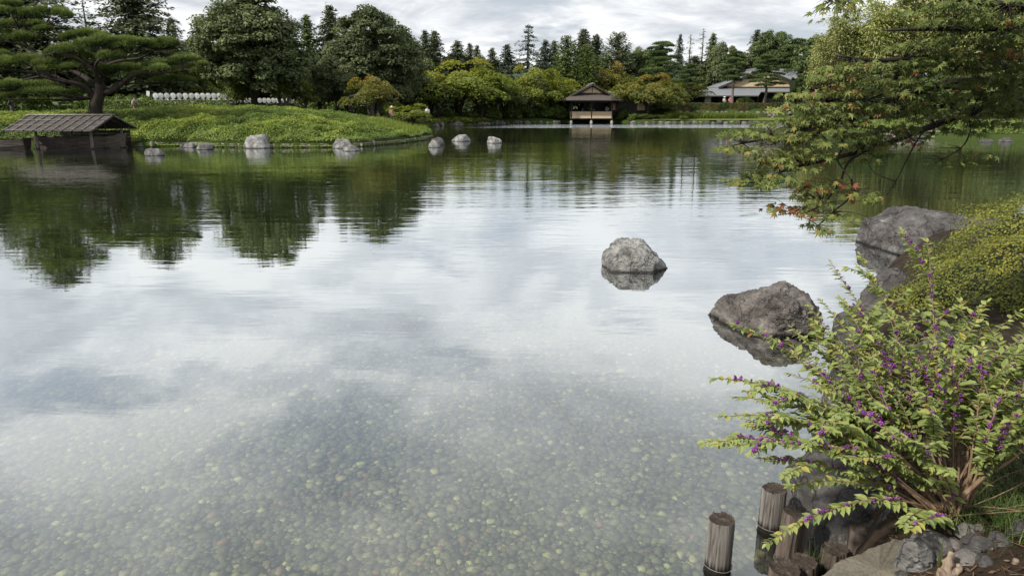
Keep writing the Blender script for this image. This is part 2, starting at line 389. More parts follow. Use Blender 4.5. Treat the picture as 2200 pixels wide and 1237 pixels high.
def build_land():
    rr = np.unique(np.concatenate([[0.0], np.geomspace(0.9, 3.9, 90), np.geomspace(4.0, 36.5, 70), np.linspace(37, 52, 66), np.geomspace(52.5, 108, 70), np.geomspace(110, 600, 20)]))
    th = np.concatenate([np.linspace(R(-47), R(47), 420), np.linspace(R(47), R(313), 90)[1:-1]])
    th = np.sort(np.mod(th + math.pi, 2 * math.pi) - math.pi)
    nR, nT = len(rr), len(th); rg, tg = np.meshgrid(rr, th, indexing='ij')
    X = rg * np.sin(tg); Y = rg * np.cos(tg); Z = ground_h(X.ravel(), Y.ravel()).reshape(X.shape)
    V = np.stack([X, Y, Z], -1).reshape(-1, 3)
    i, k = np.meshgrid(np.arange(nR - 1), np.arange(nT), indexing='ij'); k2 = (k + 1) % nT
    Fq = np.stack([i * nT + k, i * nT + k2, (i + 1) * nT + k2, (i + 1) * nT + k], -1).reshape(-1, 4)
    low = (V[Fq][:, :, 2] < 0).all(1)
    out = []
    for name, sel, mat in (('ground', ~low, ground_material()), ('pond_bed', low, bed_material())):
        f = Fq[sel]; u, inv = np.unique(f, return_inverse=True)
        mb = MB(); mb.add(V[u], inv.reshape(f.shape)[:, ::-1].copy()); o = mb.build(name, mat, smooth=True); tag(o, kind='structure'); out.append(o)
    mb = MB(); mb.add([(-95, -5, 0), (60, -5, 0), (60, 100, 0), (-95, 100, 0)], [(0, 1, 2, 3)])
    tag(mb.build('water', water_material()), kind='structure')
    return out
ground, pond_bed = build_land()

# ------------------------------------------------------------------ pebbles on the bed
_ico = {}
def ico(sub):
    if sub not in _ico:
        bm = bmesh.new(); bmesh.ops.create_icosphere(bm, subdivisions=sub, radius=1.0)
        V = np.array([v.co[:] for v in bm.verts]); F = np.array([[v.index for v in f.verts] for f in bm.faces]); bm.free(); _ico[sub] = (V, F)
    return _ico[sub]
def build_pebbles():
    rng = np.random.default_rng(4)
    m, nt, out = new_mat('pebble'); t = NT(nt)
    at = t.n('ShaderNodeAttribute', attribute_name='tint'); oi = t.n('ShaderNodeObjectInfo')
    f = t.math('FRACT', t.math('ADD', at.outputs['Fac'], t.math('MULTIPLY', oi.outputs['Random'], 0.97)))
    c = t.ramp(f, [(0.0, (0.034, 0.037, 0.023)), (0.4, (0.076, 0.080, 0.046)), (0.78, (0.130, 0.132, 0.072)), (0.92, (0.20, 0.20, 0.09)), (0.97, (0.40, 0.39, 0.20)), (0.99, (0.24, 0.13, 0.08))])
    c = t.mix(t.ramp(t.noise(t.coord('World'), 40, 4), [(0.35, 0.5), (0.65, 0.0)]), c, (0.05, 0.06, 0.035))
    t.L.new(t.bsdf(c, 0.6, spec=0.3), out.inputs[0])
    N = 68000; r = np.sqrt(rng.random(N) * (9.0 ** 2 - 2.5 ** 2) + 2.5 ** 2); keep = rng.random(N) < np.interp(r, [2.5, 5.5, 9.5], [1, 0.72, 0.22]); r = r[keep]
    a = rng.uniform(R(-41), R(38), len(r)); x = r * np.sin(a); y = r * np.cos(a); d = pond_sd(x, y); ok = (d < -0.12) & (y > 2.2)
    x, y, r = x[ok], y[ok], r[ok]; z = ground_h(x, y); n = len(x)
    s = rng.gamma(7, 0.0026, n) + 0.008; s *= np.interp(r, [3, 9], [0.86, 1.10])
    sc = np.stack([s * rng.uniform(0.9, 1.5, n), s, s * rng.uniform(0.35, 0.6, n)], 1); rot = rng.uniform(0, 6.28, n)
    tint = rng.random(n); V0, F0 = ico(1)
    m12 = np.argsort(r)[:300]; rest = np.setdiff1d(np.arange(n), m12)
    vs = V0[None] * (1 + 0.12 * rng.normal(size=(len(rest), len(V0), 1))) * sc[rest][:, None]
    cr, sr = np.cos(rot[rest])[:, None], np.sin(rot[rest])[:, None]
    vx = vs[..., 0] * cr - vs[..., 1] * sr + x[rest][:, None]; vy = vs[..., 0] * sr + vs[..., 1] * cr + y[rest][:, None]; vz = vs[..., 2] + (z[rest] + sc[rest][:, 2] * 0.5)[:, None]
    Vv = np.stack([vx, vy, vz], -1).reshape(-1, 3); Ff = (F0[None] + (np.arange(len(rest)) * len(V0))[:, None, None]).reshape(-1, 3)
    mb = MB(); mb.add(Vv, Ff, np.repeat(tint[rest], len(V0))); o = mb.build('pebbles', m, pond_bed, smooth=True); o['kind'] = 'stuff'
    V1, F1 = ico(2)
    protos = []
    for k in range(6):
        mb = MB(); mb.add(V1 * (1 + 0.16 * fbm(V1 * 1.3 + 9 * k, 2, k))[:, None], F1, 0.17 * k); protos.append(mb.mesh('pebble', m, True))
    for j, i in enumerate(m12):
        o = link('pebble', protos[j % 6], pond_bed, (x[i], y[i], z[i] + sc[i, 2] * 0.5)); o.scale = sc[i]; o.rotation_euler = (0, 0, rot[i])
build_pebbles()

# ------------------------------------------------------------------ trees: prototypes (unit height, base at the origin)
BARK = wood_mat('bark', (0.036, 0.027, 0.021), (0.012, 0.009, 0.007), grain=(6, 6, 1.5))
BARK_PALE = wood_mat('bark_pale', (0.16, 0.14, 0.12), (0.06, 0.05, 0.042), grain=(6, 6, 1.5))
LM = {}
def LMAT(k, *a, **kw): LM[k] = leaf_mat('foliage_' + k, *a, **kw)
LMAT('dark', [(0.0, (0.052, 0.070, 0.037)), (0.6, (0.122, 0.153, 0.070)), (1.0, (0.230, 0.248, 0.122))], trans=0.24, spec=0.12)
LMAT('mid', [(0.0, (0.038, 0.061, 0.021)), (0.6, (0.093, 0.134, 0.048)), (1.0, (0.200, 0.232, 0.080))], trans=0.30)
LMAT('conifer', [(0.0, (0.052, 0.070, 0.040)), (0.6, (0.116, 0.145, 0.079)), (1.0, (0.218, 0.234, 0.122))], trans=0.20, spec=0.2)
LMAT('conifer_green', [(0.0, (0.046, 0.076, 0.024)), (0.6, (0.110, 0.154, 0.045)), (1.0, (0.198, 0.242, 0.066))], trans=0.20, spec=0.2)
LMAT('cedar', [(0.0, (0.035, 0.054, 0.039)), (0.6, (0.087, 0.119, 0.090)), (1.0, (0.171, 0.194, 0.144))], trans=0.20, spec=0.2)
LMAT('pine', [(0.0, (0.039, 0.059, 0.020)), (0.5, (0.099, 0.142, 0.043)), (1.0, (0.209, 0.250, 0.073))], trans=0.27, spec=0.2)
LMAT('pine_far', [(0.0, (0.038, 0.064, 0.022)), (0.5, (0.086, 0.134, 0.048)), (1.0, (0.180, 0.235, 0.081))], trans=0.24, spec=0.2)
LMAT('maple_yellow', [(0.0, (0.071, 0.107, 0.019)), (0.5, (0.179, 0.217, 0.035)), (0.85, (0.302, 0.305, 0.048)), (1.0, (0.431, 0.322, 0.057))], trans=0.40)
LMAT('maple_green', [(0.0, (0.052, 0.081, 0.019)), (0.55, (0.127, 0.160, 0.035)), (0.88, (0.227, 0.226, 0.048)), (1.0, (0.390, 0.235, 0.065))], trans=0.40)
LMAT('maple_orange', [(0.0, (0.067, 0.090, 0.022)), (0.45, (0.152, 0.174, 0.040)), (0.75, (0.267, 0.217, 0.049)), (1.0, (0.437, 0.202, 0.070))], trans=0.40)
LMAT('bamboo', [(0.0, (0.127, 0.159, 0.056)), (0.5, (0.263, 0.298, 0.112)), (1.0, (0.456, 0.439, 0.174))], trans=0.3)
LMAT('shrub', [(0.0, (0.042, 0.070, 0.018)), (0.5, (0.101, 0.153, 0.036)), (1.0, (0.210, 0.264, 0.061))], trans=0.32)
LMAT('shrub_light', [(0.0, (0.054, 0.084, 0.026)), (0.5, (0.120, 0.162, 0.060)), (1.0, (0.204, 0.240, 0.102))], trans=0.25)

def crown_clumps(mb, rng, C, rc, n_each, size, squash=0.8, up=0.35, jit=0.55, aspect=0.6, tmul=1.0):
    """leaf faces over the outside of many clumps C of radius rc"""
    nC = len(C); n = nC * n_each; D = rsph(rng, n); idx = np.repeat(np.arange(nC), n_each)
    rr = np.broadcast_to(np.asarray(rc, float), (nC,))[idx] * rng.uniform(0.55, 1.08, n)
    D[:, 2] = np.where(D[:, 2] < -0.35, -D[:, 2], D[:, 2])
    P = C[idx] + D * rr[:, None] * np.array((1, 1, squash))
    N = D + np.array((0, 0, up)) + rng.normal(size=(n, 3)) * jit
    ct = rng.random(nC)
    leaf_quads(mb, P, N, size * rng.uniform(0.7, 1.3, n), rng, aspect, np.clip((ct[idx] * 0.45 + rng.random(n) * 0.55) * tmul, 0, 1))
def limbs(mb, rng, base_r, h0, tips, n=5, wob=0.03):
    """a tapered trunk to h0 and limbs to the tips"""
    tr = np.array([(0, 0, -0.02), (wob * rng.normal(), wob * rng.normal(), h0 * 0.5), (wob * rng.normal(), wob * rng.normal(), h0)])
    P = spline(tr, 5); mb.add(*tube(P, np.interp(np.linspace(0, 1, len(P)), [0, 0.12, 1], [base_r * 1.45, base_r, base_r * 0.72]), 9))
    for tp in tips:
        s = P[rng.integers(len(P) // 2, len(P))]; mid = (s + tp) / 2 + rng.normal(size=3) * wob + np.array((0, 0, 0.03)); Q = bez(s, mid, tp, n)
        mb.add(*tube(Q, np.linspace(base_r * 0.5, base_r * 0.08, len(Q)), 5, cap=False))

def proto_round(seed, clumps=150, each=150, size=0.016, rx=0.36, low=0.10, egg=0.0, rc=0.075, trunk=0.24):
    rng = np.random.default_rng(seed); D = rsph(rng, clumps * 2); D = D[D[:, 2] > -0.75][:clumps]
    zc = low + (1 - low) * 0.5; rz = (1 - low) * 0.5
    rad = rng.uniform(0.62, 0.92, len(D)); rad[: len(D) // 4] *= 0.6
    lump = 1 + 0.16 * fbm(D * 1.7, 3, seed)
    C = D * (rad * lump)[:, None] * np.array((rx, rx, rz)); C[:, :2] *= (1 - egg * (C[:, 2:3] / rz)); C[:, 2] += zc
    mb = MB(); crown_clumps(mb, rng, C, rc * rng.uniform(0.7, 1.3, len(D)), each, size)
    tb = MB(); limbs(tb, rng, 0.022, trunk, C[rng.integers(0, len(C), 9)] * np.array((0.7, 0.7, 0.9)))
    return mb.mesh('crown'), tb.mesh('trunk', None, True)
def proto_conifer(seed, R0=0.20, pw=0.85, whorls=34, per=9, droop=0.12, leaf=0.014, nl=26, gap=0.0, start=0.08, dens=1.0, upt=0.0, flat=0.5, irr=0.25):
    rng = np.random.default_rng(seed); mb = MB(); tb = MB()
    tb.add(*tube([(0, 0, -0.02), (0.004, 0, 0.5), (0, 0, 0.985)], [0.020, 0.013, 0.002], 7))
    Ps, Ns, Ss, Ts = [], [], [], []
    for w in range(whorls):
        t = start + (1 - start) * (w / whorls) ** 0.9
        rad = R0 * (1 - t) ** pw + 0.012
        for b in range(per):
            if rng.random() > dens: continue
            az = rng.uniform(0, 6.283); L = rad * rng.uniform(1 - irr * 1.6, 1 + irr); n = max(4, int(nl * (L / R0) ** 0.7))
            s = np.linspace(0.08, 1, n); z0 = t + rng.normal() * 0.008
            r = s * L; z = z0 + upt * r - droop * (s ** 1.6) * L * 2 + gap * 0.5 * L * s ** 3
            wdt = 0.16 * L * np.sin(np.pi * np.clip(s, 0.12, 0.98)) + 0.006
            off = rng.normal(size=n) * wdt
            P = np.stack([np.cos(az) * r - np.sin(az) * off, np.sin(az) * r + np.cos(az) * off, z + rng.normal(size=n) * 0.007], 1)
            Ps.append(P); Ns.append(np.tile((0.35 * np.cos(az), 0.35 * np.sin(az), 1.0), (n, 1)) + rng.normal(size=(n, 3)) * flat)
            Ts.append(np.tile((np.cos(az), np.sin(az), -droop * 1.5), (n, 1)) + rng.normal(size=(n, 3)) * 0.5); Ss.append(leaf * rng.uniform(0.7, 1.35, n) * (0.65 + 0.5 * (1 - t)))
            if w % 4 == 0 and b < 3: tb.add(*tube(np.stack([np.cos(az) * r, np.sin(az) * r, z], 1)[::max(1, n // 4)], 0.003, 4, cap=False))
    P = np.concatenate(Ps); leaf_quads(mb, P, np.concatenate(Ns), np.concatenate(Ss), rng, 0.45, T=np.concatenate(Ts))
    return mb.mesh('crown'), tb.mesh('trunk', None, True)
def proto_maple(seed, pads=46, each=210, rx=0.62, size=0.017, base=0.24, sparse=0.0, top=0.5):
    """layered sprays on a forked trunk"""
    rng = np.random.default_rng(seed); mb = MB(); tb = MB(); C = []; 
    for k in range(pads):
        u = rng.random(); az = rng.uniform(0, 6.283); r = rx * math.sqrt(u) * rng.uniform(0.55, 1.0)
        z = base + 0.06 + (1 - base - 0.08) * (1 - (r / rx) ** 2 * 0.60) * rng.uniform(0.25, 1.0) * (0.82 + 0.18 * math.sin(2.3 * az + seed)); C.append((r * math.cos(az), r * math.sin(az), z))
    C = np.array(C); n = len(C) * each; idx = np.repeat(np.arange(len(C)), each)
    prad = rng.uniform(0.09, 0.19, len(C)); q = rng.normal(size=(n, 2)) * 0.55; q /= np.maximum(1, np.linalg.norm(q, axis=1, keepdims=True))
    out = nrm(np.concatenate([C[:, :2], np.zeros((len(C), 1))], 1) + 1e-6)
    dx = q * prad[idx][:, None]; rad_out = (dx * out[idx][:, :2]).sum(1)
    z = -0.35 * rad_out - 1.6 * (q ** 2).sum(1) * prad[idx] * 0.35 + rng.normal(size=n) * 0.014
    P = C[idx] + np.concatenate([dx, z[:, None]], 1)
    N = np.array((0, 0, 1.0)) + out[idx] * 0.5 + rng.normal(size=(n, 3)) * 0.5
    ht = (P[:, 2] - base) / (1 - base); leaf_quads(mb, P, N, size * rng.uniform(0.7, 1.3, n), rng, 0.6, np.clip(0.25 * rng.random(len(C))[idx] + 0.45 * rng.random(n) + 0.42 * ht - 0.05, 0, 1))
    f = rng.uniform(0, 6.28)
    for k in range(3):
        a = f + k * 2.1; e = np.array((0.16 * math.cos(a), 0.16 * math.sin(a), 0.55)); Q = bez((0, 0, -0.02), (0.02 * math.cos(a), 0.02 * math.sin(a), 0.22), e, 7)
        tb.add(*tube(Q, np.linspace(0.026, 0.010, 7), 7))
        for c in C[rng.integers(0, len(C), 9)]:
            s = Q[rng.integers(3, 7)]; tb.add(*tube(bez(s, (s + c) / 2 + (0, 0, 0.04), c, 5), np.linspace(0.008, 0.002, 5), 4, cap=False))
    return mb.mesh('crown'), tb.mesh('trunk', None, True)
def needle_pad(mb, rng, c, rx, ry, rz, n, length, width, tilt=(0, 0)):
    """a clipped cloud of pine needles: tufts over a flattened dome"""
    D = rsph(rng, n); D[:, 2] = np.abs(D[:, 2]) * 1.0 - 0.22 * (rng.random(n) < 0.35); D = nrm(D)
    lump = 1 + 0.18 * fbm(D * 2.3 + np.asarray(c), 2, 3); rr = (rng.uniform(0.72, 1.0, n) * lump)[:, None]
    P = np.asarray(c) + D * rr * np.array((rx, ry, rz)); P[:, 2] += tilt[0] * (P[:, 0] - c[0]) + tilt[1] * (P[:, 1] - c[1])
    ax = nrm(D * np.array((0.8, 0.8, 1.0)) + np.array((0, 0, 0.75)) + rng.normal(size=(n, 3)) * 0.35); tint = np.clip(0.18 + 0.5 * D[:, 2] + 0.35 * rng.random(n), 0, 1)  # lit tops and shaded undersides of the pads put into the tint
    for k in range(3):
        a2 = nrm(ax + rng.normal(size=(n, 3)) * 0.42); s = nrm(np.cross(a2, rng.normal(size=(n, 3)))) * width
        L = (length * rng.uniform(0.7, 1.2, n))[:, None]
        mb.add(np.stack([P - s, P + s, P + a2 * L], 1).reshape(-1, 3), np.arange(3 * n).reshape(n, 3), np.repeat(tint, 3))
def proto_pine(seed, pads=16, rx=0.30, h0=0.42, each=420, lean=0.05):
    """garden pine: bare trunk, flat clouds of needles in tiers"""
    rng = np.random.default_rng(seed); mb = MB(); tb = MB()
    P = spline([(0, 0, -0.02), (lean, 0.01, 0.3), (0.2 * lean, 0, 0.62), (lean, 0, 0.93)], 5); tb.add(*tube(P, np.linspace(0.026, 0.008, len(P)), 8))
    for k in range(pads):
        t = k / (pads - 1); z = h0 + (0.97 - h0) * t; az = k * 2.4 + rng.normal() * 0.4; r = rx * (1 - 0.75 * t ** 1.3) * rng.uniform(0.35, 0.85)
        if k == pads - 1: r = 0.01
        c = np.array((r * math.cos(az), r * math.sin(az), z)); w = rx * (0.52 - 0.20 * t) * rng.uniform(0.8, 1.2)
        needle_pad(mb, rng, c, w, w, w * 0.30, each, 0.028, 0.0042)
        s = P[min(len(P) - 1, int(len(P) * (z - 0.04) / 0.95))]; tb.add(*tube(bez(s, (s + c) / 2 + (0, 0, 0.015), c + (0, 0, -0.01), 5), np.linspace(0.010, 0.004, 5), 5, cap=False))
    return mb.mesh('crown'), tb.mesh('trunk', None, True)
def proto_bamboo(seed, culms=16):
    rng = np.random.default_rng(seed); mb = MB(); tb = MB()
    for k in range(culms):
        b = rng.normal(size=2) * 0.09; az = rng.uniform(0, 6.28); H = rng.uniform(0.72, 1.0); ln = rng.uniform(0.05, 0.16)
        P = bez((b[0], b[1], -0.02), (b[0], b[1], H * 0.75), (b[0] + ln * math.cos(az), b[1] + ln * math.sin(az), H), 10); tb.add(*tube(P, np.linspace(0.006, 0.001, 10), 5))
        n = 1000; t = rng.uniform(0.38, 1.0, n) ** 0.8; i = np.clip(t * 9, 0, 8.99); i0 = i.astype(int); Q = P[i0] + (P[i0 + 1] - P[i0]) * (i - i0)[:, None]
        D = rng.normal(size=(n, 3)) * np.array((1, 1, 0.5)); Q = Q + D * (0.030 + 0.030 * (1 - t))[:, None] - np.array((0, 0, 1)) * (np.abs(D[:, :1]) * 0.012)
        leaf_quads(mb, Q, rng.normal(size=(n, 3)) + (0, 0, 0.8), 0.013 * rng.uniform(0.7, 1.3, n), rng, 0.35, T=D * 0.6 - np.array((0, 0, 0.9)))
    return mb.mesh('crown'), tb.mesh('trunk', None, True)
def proto_bush(seed, clumps=36, each=120, size=0.05, rc=0.24):
    rng = np.random.default_rng(seed); D = rsph(rng, clumps); D[:, 2] = np.abs(D[:, 2]); C = D * rng.uniform(0.45, 0.8, (clumps, 1)) * np.array((0.62, 0.62, 0.85)); C[:, 2] += 0.05
    mb = MB(); crown_clumps(mb, rng, C, rc, each, size, 0.9)
    tb = MB()
    for c in C[:8]: tb.add(*tube(bez((0, 0, -0.05), c * (0.3, 0.3, 0.5), c, 4), np.linspace(0.03, 0.008, 4), 5, cap=False))
    return mb.mesh('crown'), tb.mesh('stem', None, True)

PROTO = {
    'round_a': proto_round(11, 260, 210, 0.0110, 0.33, 0.06, 0.10, rc=0.066), 'round_b': proto_round(12, 250, 200, 0.0115, 0.36, 0.09, 0.05, rc=0.068),
    'round_c': proto_round(13, 130, 170, 0.0165, 0.40, 0.10, rc=0.090), 'round_d': proto_round(14, 130, 170, 0.0165, 0.46, 0.14, -0.05, rc=0.10),
    'fir_a': proto_conifer(21, 0.22, 0.70, 38, 11, leaf=0.017, nl=34), 'fir_b': proto_conifer(22, 0.18, 0.62, 38, 10, irr=0.4, leaf=0.017, nl=30), 'fir_c': proto_conifer(23, 0.27, 0.72, 36, 12, irr=0.35, leaf=0.017, nl=38),
    'fir_w': proto_conifer(27, 0.30, 0.50, 34, 15, irr=0.42, leaf=0.015, nl=64, droop=0.08, dens=0.9),
    'column': proto_conifer(24, 0.15, 0.45, 44, 12, droop=-0.25, upt=0.4, leaf=0.013, nl=22, irr=0.18, flat=0.8),
    'cedar': proto_conifer(25, 0.36, 0.85, 17, 8, droop=0.10, leaf=0.017, nl=60, gap=0.1, irr=0.30, flat=0.3), 'sparse': proto_conifer(26, 0.16, 0.55, 26, 5, droop=0.05, nl=16, dens=0.6, irr=0.6, start=0.3),
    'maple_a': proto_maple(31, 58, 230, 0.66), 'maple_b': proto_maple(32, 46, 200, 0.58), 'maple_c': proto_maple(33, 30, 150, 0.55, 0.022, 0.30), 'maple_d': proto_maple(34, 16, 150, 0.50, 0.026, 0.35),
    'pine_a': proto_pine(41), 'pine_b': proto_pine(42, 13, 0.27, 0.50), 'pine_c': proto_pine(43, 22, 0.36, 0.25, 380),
    'bamboo': proto_bamboo(51), 'bush_a': proto_bush(61), 'bush_b': proto_bush(62, 28, 110),
}
NAMES = {'round': 'broadleaf_tree', 'fir': 'conifer_tree', 'column': 'cypress_tree', 'cedar': 'cedar_tree', 'sparse': 'sparse_tree', 'maple': 'maple_tree', 'pine': 'pine_tree', 'bamboo': 'bamboo_clump', 'bush': 'shrub'}
CATS = {'round': 'tree', 'fir': 'conifer', 'column': 'cypress', 'cedar': 'cedar', 'sparse': 'tree', 'maple': 'maple', 'pine': 'pine', 'bamboo': 'bamboo', 'bush': 'shrub'}
_rt = random.Random(8)
def tree(kind, px, top, Y, wpx, mat, label, group=None, bark=BARK, hscale=None, rz=None, sink=0.0):
    """a tree whose trunk stands at photograph column px, distance Y, whose tip shows at row top; wpx = crown width in pixels"""
    k = kind.split('_')[0]; base = W(px, 240, Y); x, y = base[0], Y; z = gz(x, y) - sink
    H = W(px, top, Y)[2] - z; me = PROTO[kind][0]
    if not hasattr(tree, 'wd'): tree.wd = {}
    if kind not in tree.wd:
        co = np.empty(len(me.vertices) * 3, np.float32); me.vertices.foreach_get('co', co); co = co.reshape(-1, 3); tree.wd[kind] = (np.quantile(np.hypot(co[:, 0], co[:, 1]), 0.97) * 2, co[:, 2].max())
    H = H / tree.wd[kind][1]; Wd = wpx * mpp(Y) / tree.wd[kind][0] * ((1.55 if Y > 100 else 1.25) if k == 'fir' else (1.3 if k in ('maple', 'column') else 1.0))
    e = empty(NAMES[k], (x, y, z), _rt.uniform(0, 6.28) if rz is None else rz, label=label, cat=CATS[k], group=group)
    e.scale = (Wd, Wd, H)
    for nm, me, m in (('crown', PROTO[kind][0], LM[mat]), ('stem' if k == 'bush' else ('culms' if k == 'bamboo' else 'trunk'), PROTO[kind][1], bark)):
        if not me.materials: me.materials.append(m)
        o = link(nm, me, e); o.material_slots[0].link = 'OBJECT'; o.material_slots[0].material = m
    return e

def plant_trees():
    T = tree
    # left: tall conifers and the big dark evergreens
    T('fir_w', 80, -110, 65, 250, 'conifer', 'tall dark conifer rising behind the garden pine at the left edge')
    T('round_c', -45, 10, 62, 200, 'dark', 'dark evergreen tree cut by the left edge of the picture')
    T('sparse', 212, -12, 78, 90, 'conifer_green', 'thin sparse tree against the sky between two dark conifers')
    T('fir_w', 314, -62, 70, 190, 'conifer', 'broad dark conifer behind the garden pine, left of the round evergreen')
    T('fir_b', 391, 38, 88, 62, 'conifer', 'slim conifer top just right of the broad dark conifer')
    T('fir_a', 447, 32, 86, 84, 'conifer', 'dark conifer tucked against the left side of the big round evergreen')
    T('round_a', 552, -22, 58, 216, 'dark', 'huge round dark evergreen tree rising above the picture behind the parasols')
    T('fir_b', 672, 30, 84, 74, 'conifer_green', 'slender conifer in the gap between the two big evergreens, left one')
    T('fir_a', 722, 6, 86, 96, 'conifer', 'taller spired conifer between the two big evergreens, right one')
    T('round_b', 806, 10, 68, 190, 'dark', 'big dome shaped evergreen tree right of the spired conifer')
    T('round_d', 868, 58, 76, 96, 'dark', 'rounded evergreen leaning off the right shoulder of the dome shaped tree')
    T('round_d', 400, 118, 80, 150, 'mid', 'olive green tree low behind the parasol rows')
    T('round_c', 250, 95, 68, 170, 'mid', 'dull green tree directly behind the garden pine trunk')
    T('round_d', 110, 100, 66, 240, 'mid', 'wide olive tree filling the gap behind the garden pine branches')
    T('maple_b', 430, 100, 74, 110, 'maple_yellow', 'yellowish maple peeping out left of the huge round evergreen')
    T('round_c', 640, 120, 88, 130, 'dark', 'shaded tree deep in the wood left of the bare trunks')
    T('round_d', 735, 110, 92, 150, 'dark', 'shaded tree deep in the wood behind the bare trunks')
    # bare shaded trunks of the wood behind the mound
    for i, (px, Y, top) in enumerate(sorted([(690, 66, 120), (728, 64, 118), (712, 78, 125), (771, 80, 125), (660, 74, 120), (745, 84, 130), (838, 74, 118), (868, 82, 128)])):
        T('round_d', px, top, Y, 105, 'dark', 'shaded tree with a bare dark trunk behind the mound, %s from the left' % ORD[i], group='trees with bare trunks in the shaded wood', sink=0.0)
    # small maples on the mound side
    T('maple_d', 612, 138, 60, 108, 'maple_green', 'airy pale maple with bare forking trunk right of the parasols', bark=BARK_PALE)
    T('maple_d', 655, 168, 62, 62, 'maple_green', 'small pale maple beside the airy forked one', bark=BARK_PALE)
    T('maple_c', 514, 172, 59, 54, 'maple_green', 'little green maple in front of the parasols under the huge evergreen')
    T('maple_b', 797, 158, 57, 100, 'maple_orange', 'rusty green maple with forked trunk standing behind the mound', bark=BARK_PALE)
    T('maple_d', 882, 222, 52.5, 88, 'maple_yellow', 'low spreading yellow green maple at the right foot of the mound')
    # maples along the far shore
    T('maple_a', 985, 122, 86, 196, 'maple_yellow', 'large spreading yellow green maple at the far shore, left of the pavilion')
    T('maple_b', 1062, 150, 90, 110, 'maple_green', 'green maple overlapping the right side of the large yellow maple')
    T('maple_b', 925, 158, 84, 100, 'maple_green', 'green maple at the left side of the large yellow maple')
    T('maple_b', 1152, 138, 97, 110, 'maple_yellow', 'yellow maple with a grey forked trunk left of the pavilion', bark=BARK_PALE)
    T('maple_c', 1200, 165, 101, 92, 'maple_yellow', 'bright yellow maple close to the left corner of the pavilion')
    T('maple_b', 1246, 162, 106, 100, 'maple_yellow', 'yellow green maple directly behind the pavilion roof')
    T('maple_b', 1296, 132, 108, 100, 'maple_orange', 'tall orange tipped maple rising behind the right of the pavilion roof')
    T('maple_a', 1393, 155, 96, 122, 'maple_orange', 'orange tinged fan shaped maple right of the pavilion annex')
    T('maple_b', 1108, 172, 94, 84, 'maple_green', 'small green maple between the large yellow maple and the grey forked one')
    T('maple_c', 1440, 176, 103, 70, 'maple_green', 'green maple behind the right side of the fan shaped maple')
    for px, top, Y, w, mt, lab in [(942, 172, 82, 84, 'maple_green', 'low green maple in front of the left of the large yellow maple'), (1034, 170, 86, 84, 'maple_yellow', 'low yellow maple in front of the right of the large one'), (1086, 188, 92.5, 60, 'maple_green', 'small green maple by the far shore stones'), (1132, 182, 95.5, 70, 'maple_yellow', 'low yellow maple before the grey forked trunk'), (1180, 180, 99, 64, 'maple_green', 'green maple filling the gap left of the pavilion'), (1226, 180, 103, 60, 'maple_yellow', 'yellow maple just over the left eave of the pavilion'), (1345, 160, 108, 70, 'maple_green', 'green maple behind the annex roof'), (1440, 190, 101, 60, 'maple_yellow', 'low yellow maple at the left end of the terrace hedge')]:
        T('maple_c' if px % 4 else 'maple_b', px, top, Y, w, mt, lab)
    T('maple_c', 1490, 182, 106, 60, 'maple_orange', 'small rust coloured maple left of the big house roof')
    # far conifers
    far = [('fir_b', 918, 64, 112, 50, 'conifer', 'left of the twin conifer spires above the large yellow maple'), ('fir_a', 938, 62, 114, 58, 'conifer', 'right of the twin conifer spires above the large yellow maple'),
        ('fir_a', 985, 84, 116, 64, 'conifer', 'bushy conifer second group right of the twin spires'), ('fir_b', 1012, 92, 118, 40, 'conifer', 'small conifer leaning on the bushy conifer'), ('fir_b', 1026, 96, 116, 36, 'conifer', 'short conifer tip right of the small leaning conifer'),
        ('fir_b', 1058, 102, 120, 40, 'conifer', 'lone small conifer tip left of the layered cedar'), ('fir_a', 1090, 92, 120, 52, 'cedar', 'bluish conifer at the left side of the layered cedar'),
        ('cedar', 1134, 53, 116, 128, 'cedar', 'tall layered cedar with wide drooping tiers against the sky'), ('fir_c', 1170, 84, 122, 64, 'cedar', 'grey green conifer in the gap right of the layered cedar'), ('fir_b', 1189, 86, 124, 46, 'conifer', 'thin conifer left of the dense green cypress'),
        ('column', 1216, 74, 106, 56, 'conifer_green', 'dense green cypress, left one behind the pavilion'), ('column', 1257, 92, 105, 46, 'conifer_green', 'narrow green cypress, middle one behind the pavilion'),
        ('fir_a', 1250, 58, 116, 66, 'conifer', 'pointed dark conifer above the middle cypress'), ('fir_c', 1277, 72, 118, 70, 'conifer', 'shaggy conifer right of the pointed dark one'),
        ('column', 1322, 66, 112, 70, 'conifer', 'tall broad cypress spire alone right of the pavilion group'), ('round_c', 1292, 112, 114, 80, 'mid', 'green tree crown under the shaggy conifer'),
        ('round_c', 1372, 98, 116, 76, 'mid', 'lighter green tree crown left of the large spreading pine'), ('pine_c', 1416, 86, 110, 110, 'pine_far', 'large spreading pine with flat tiers left of the house'),
        ('fir_b', 1452, 72, 124, 26, 'cedar', 'tiny pale conifer tip over the spreading pine'), ('sparse', 1474, 74, 124, 40, 'conifer', 'ragged thin conifer tip right of the tiny pale one'), ('sparse', 1500, 62, 122, 44, 'conifer', 'tallest ragged conifer tip above the wood left of the house'),
        ('fir_a', 1521, 68, 122, 40, 'conifer_green', 'pointed green conifer right of the ragged tips'), ('round_c', 1543, 86, 120, 64, 'dark', 'dark round crown right of the pointed green conifer'),
        ('fir_b', 1612, 62, 126, 44, 'conifer', 'conifer tip poking out left of the domed tree behind the house'), ('round_b', 1652, 62, 122, 104, 'mid', 'domed green tree high behind the house roof'),
        ('pine_c', 1700, 80, 118, 96, 'pine_far', 'spreading pine behind the right end of the house roof'), ('round_d', 1590, 110, 124, 90, 'dark', 'dark tree directly behind the house gable')]
    for a in far: T(*a)
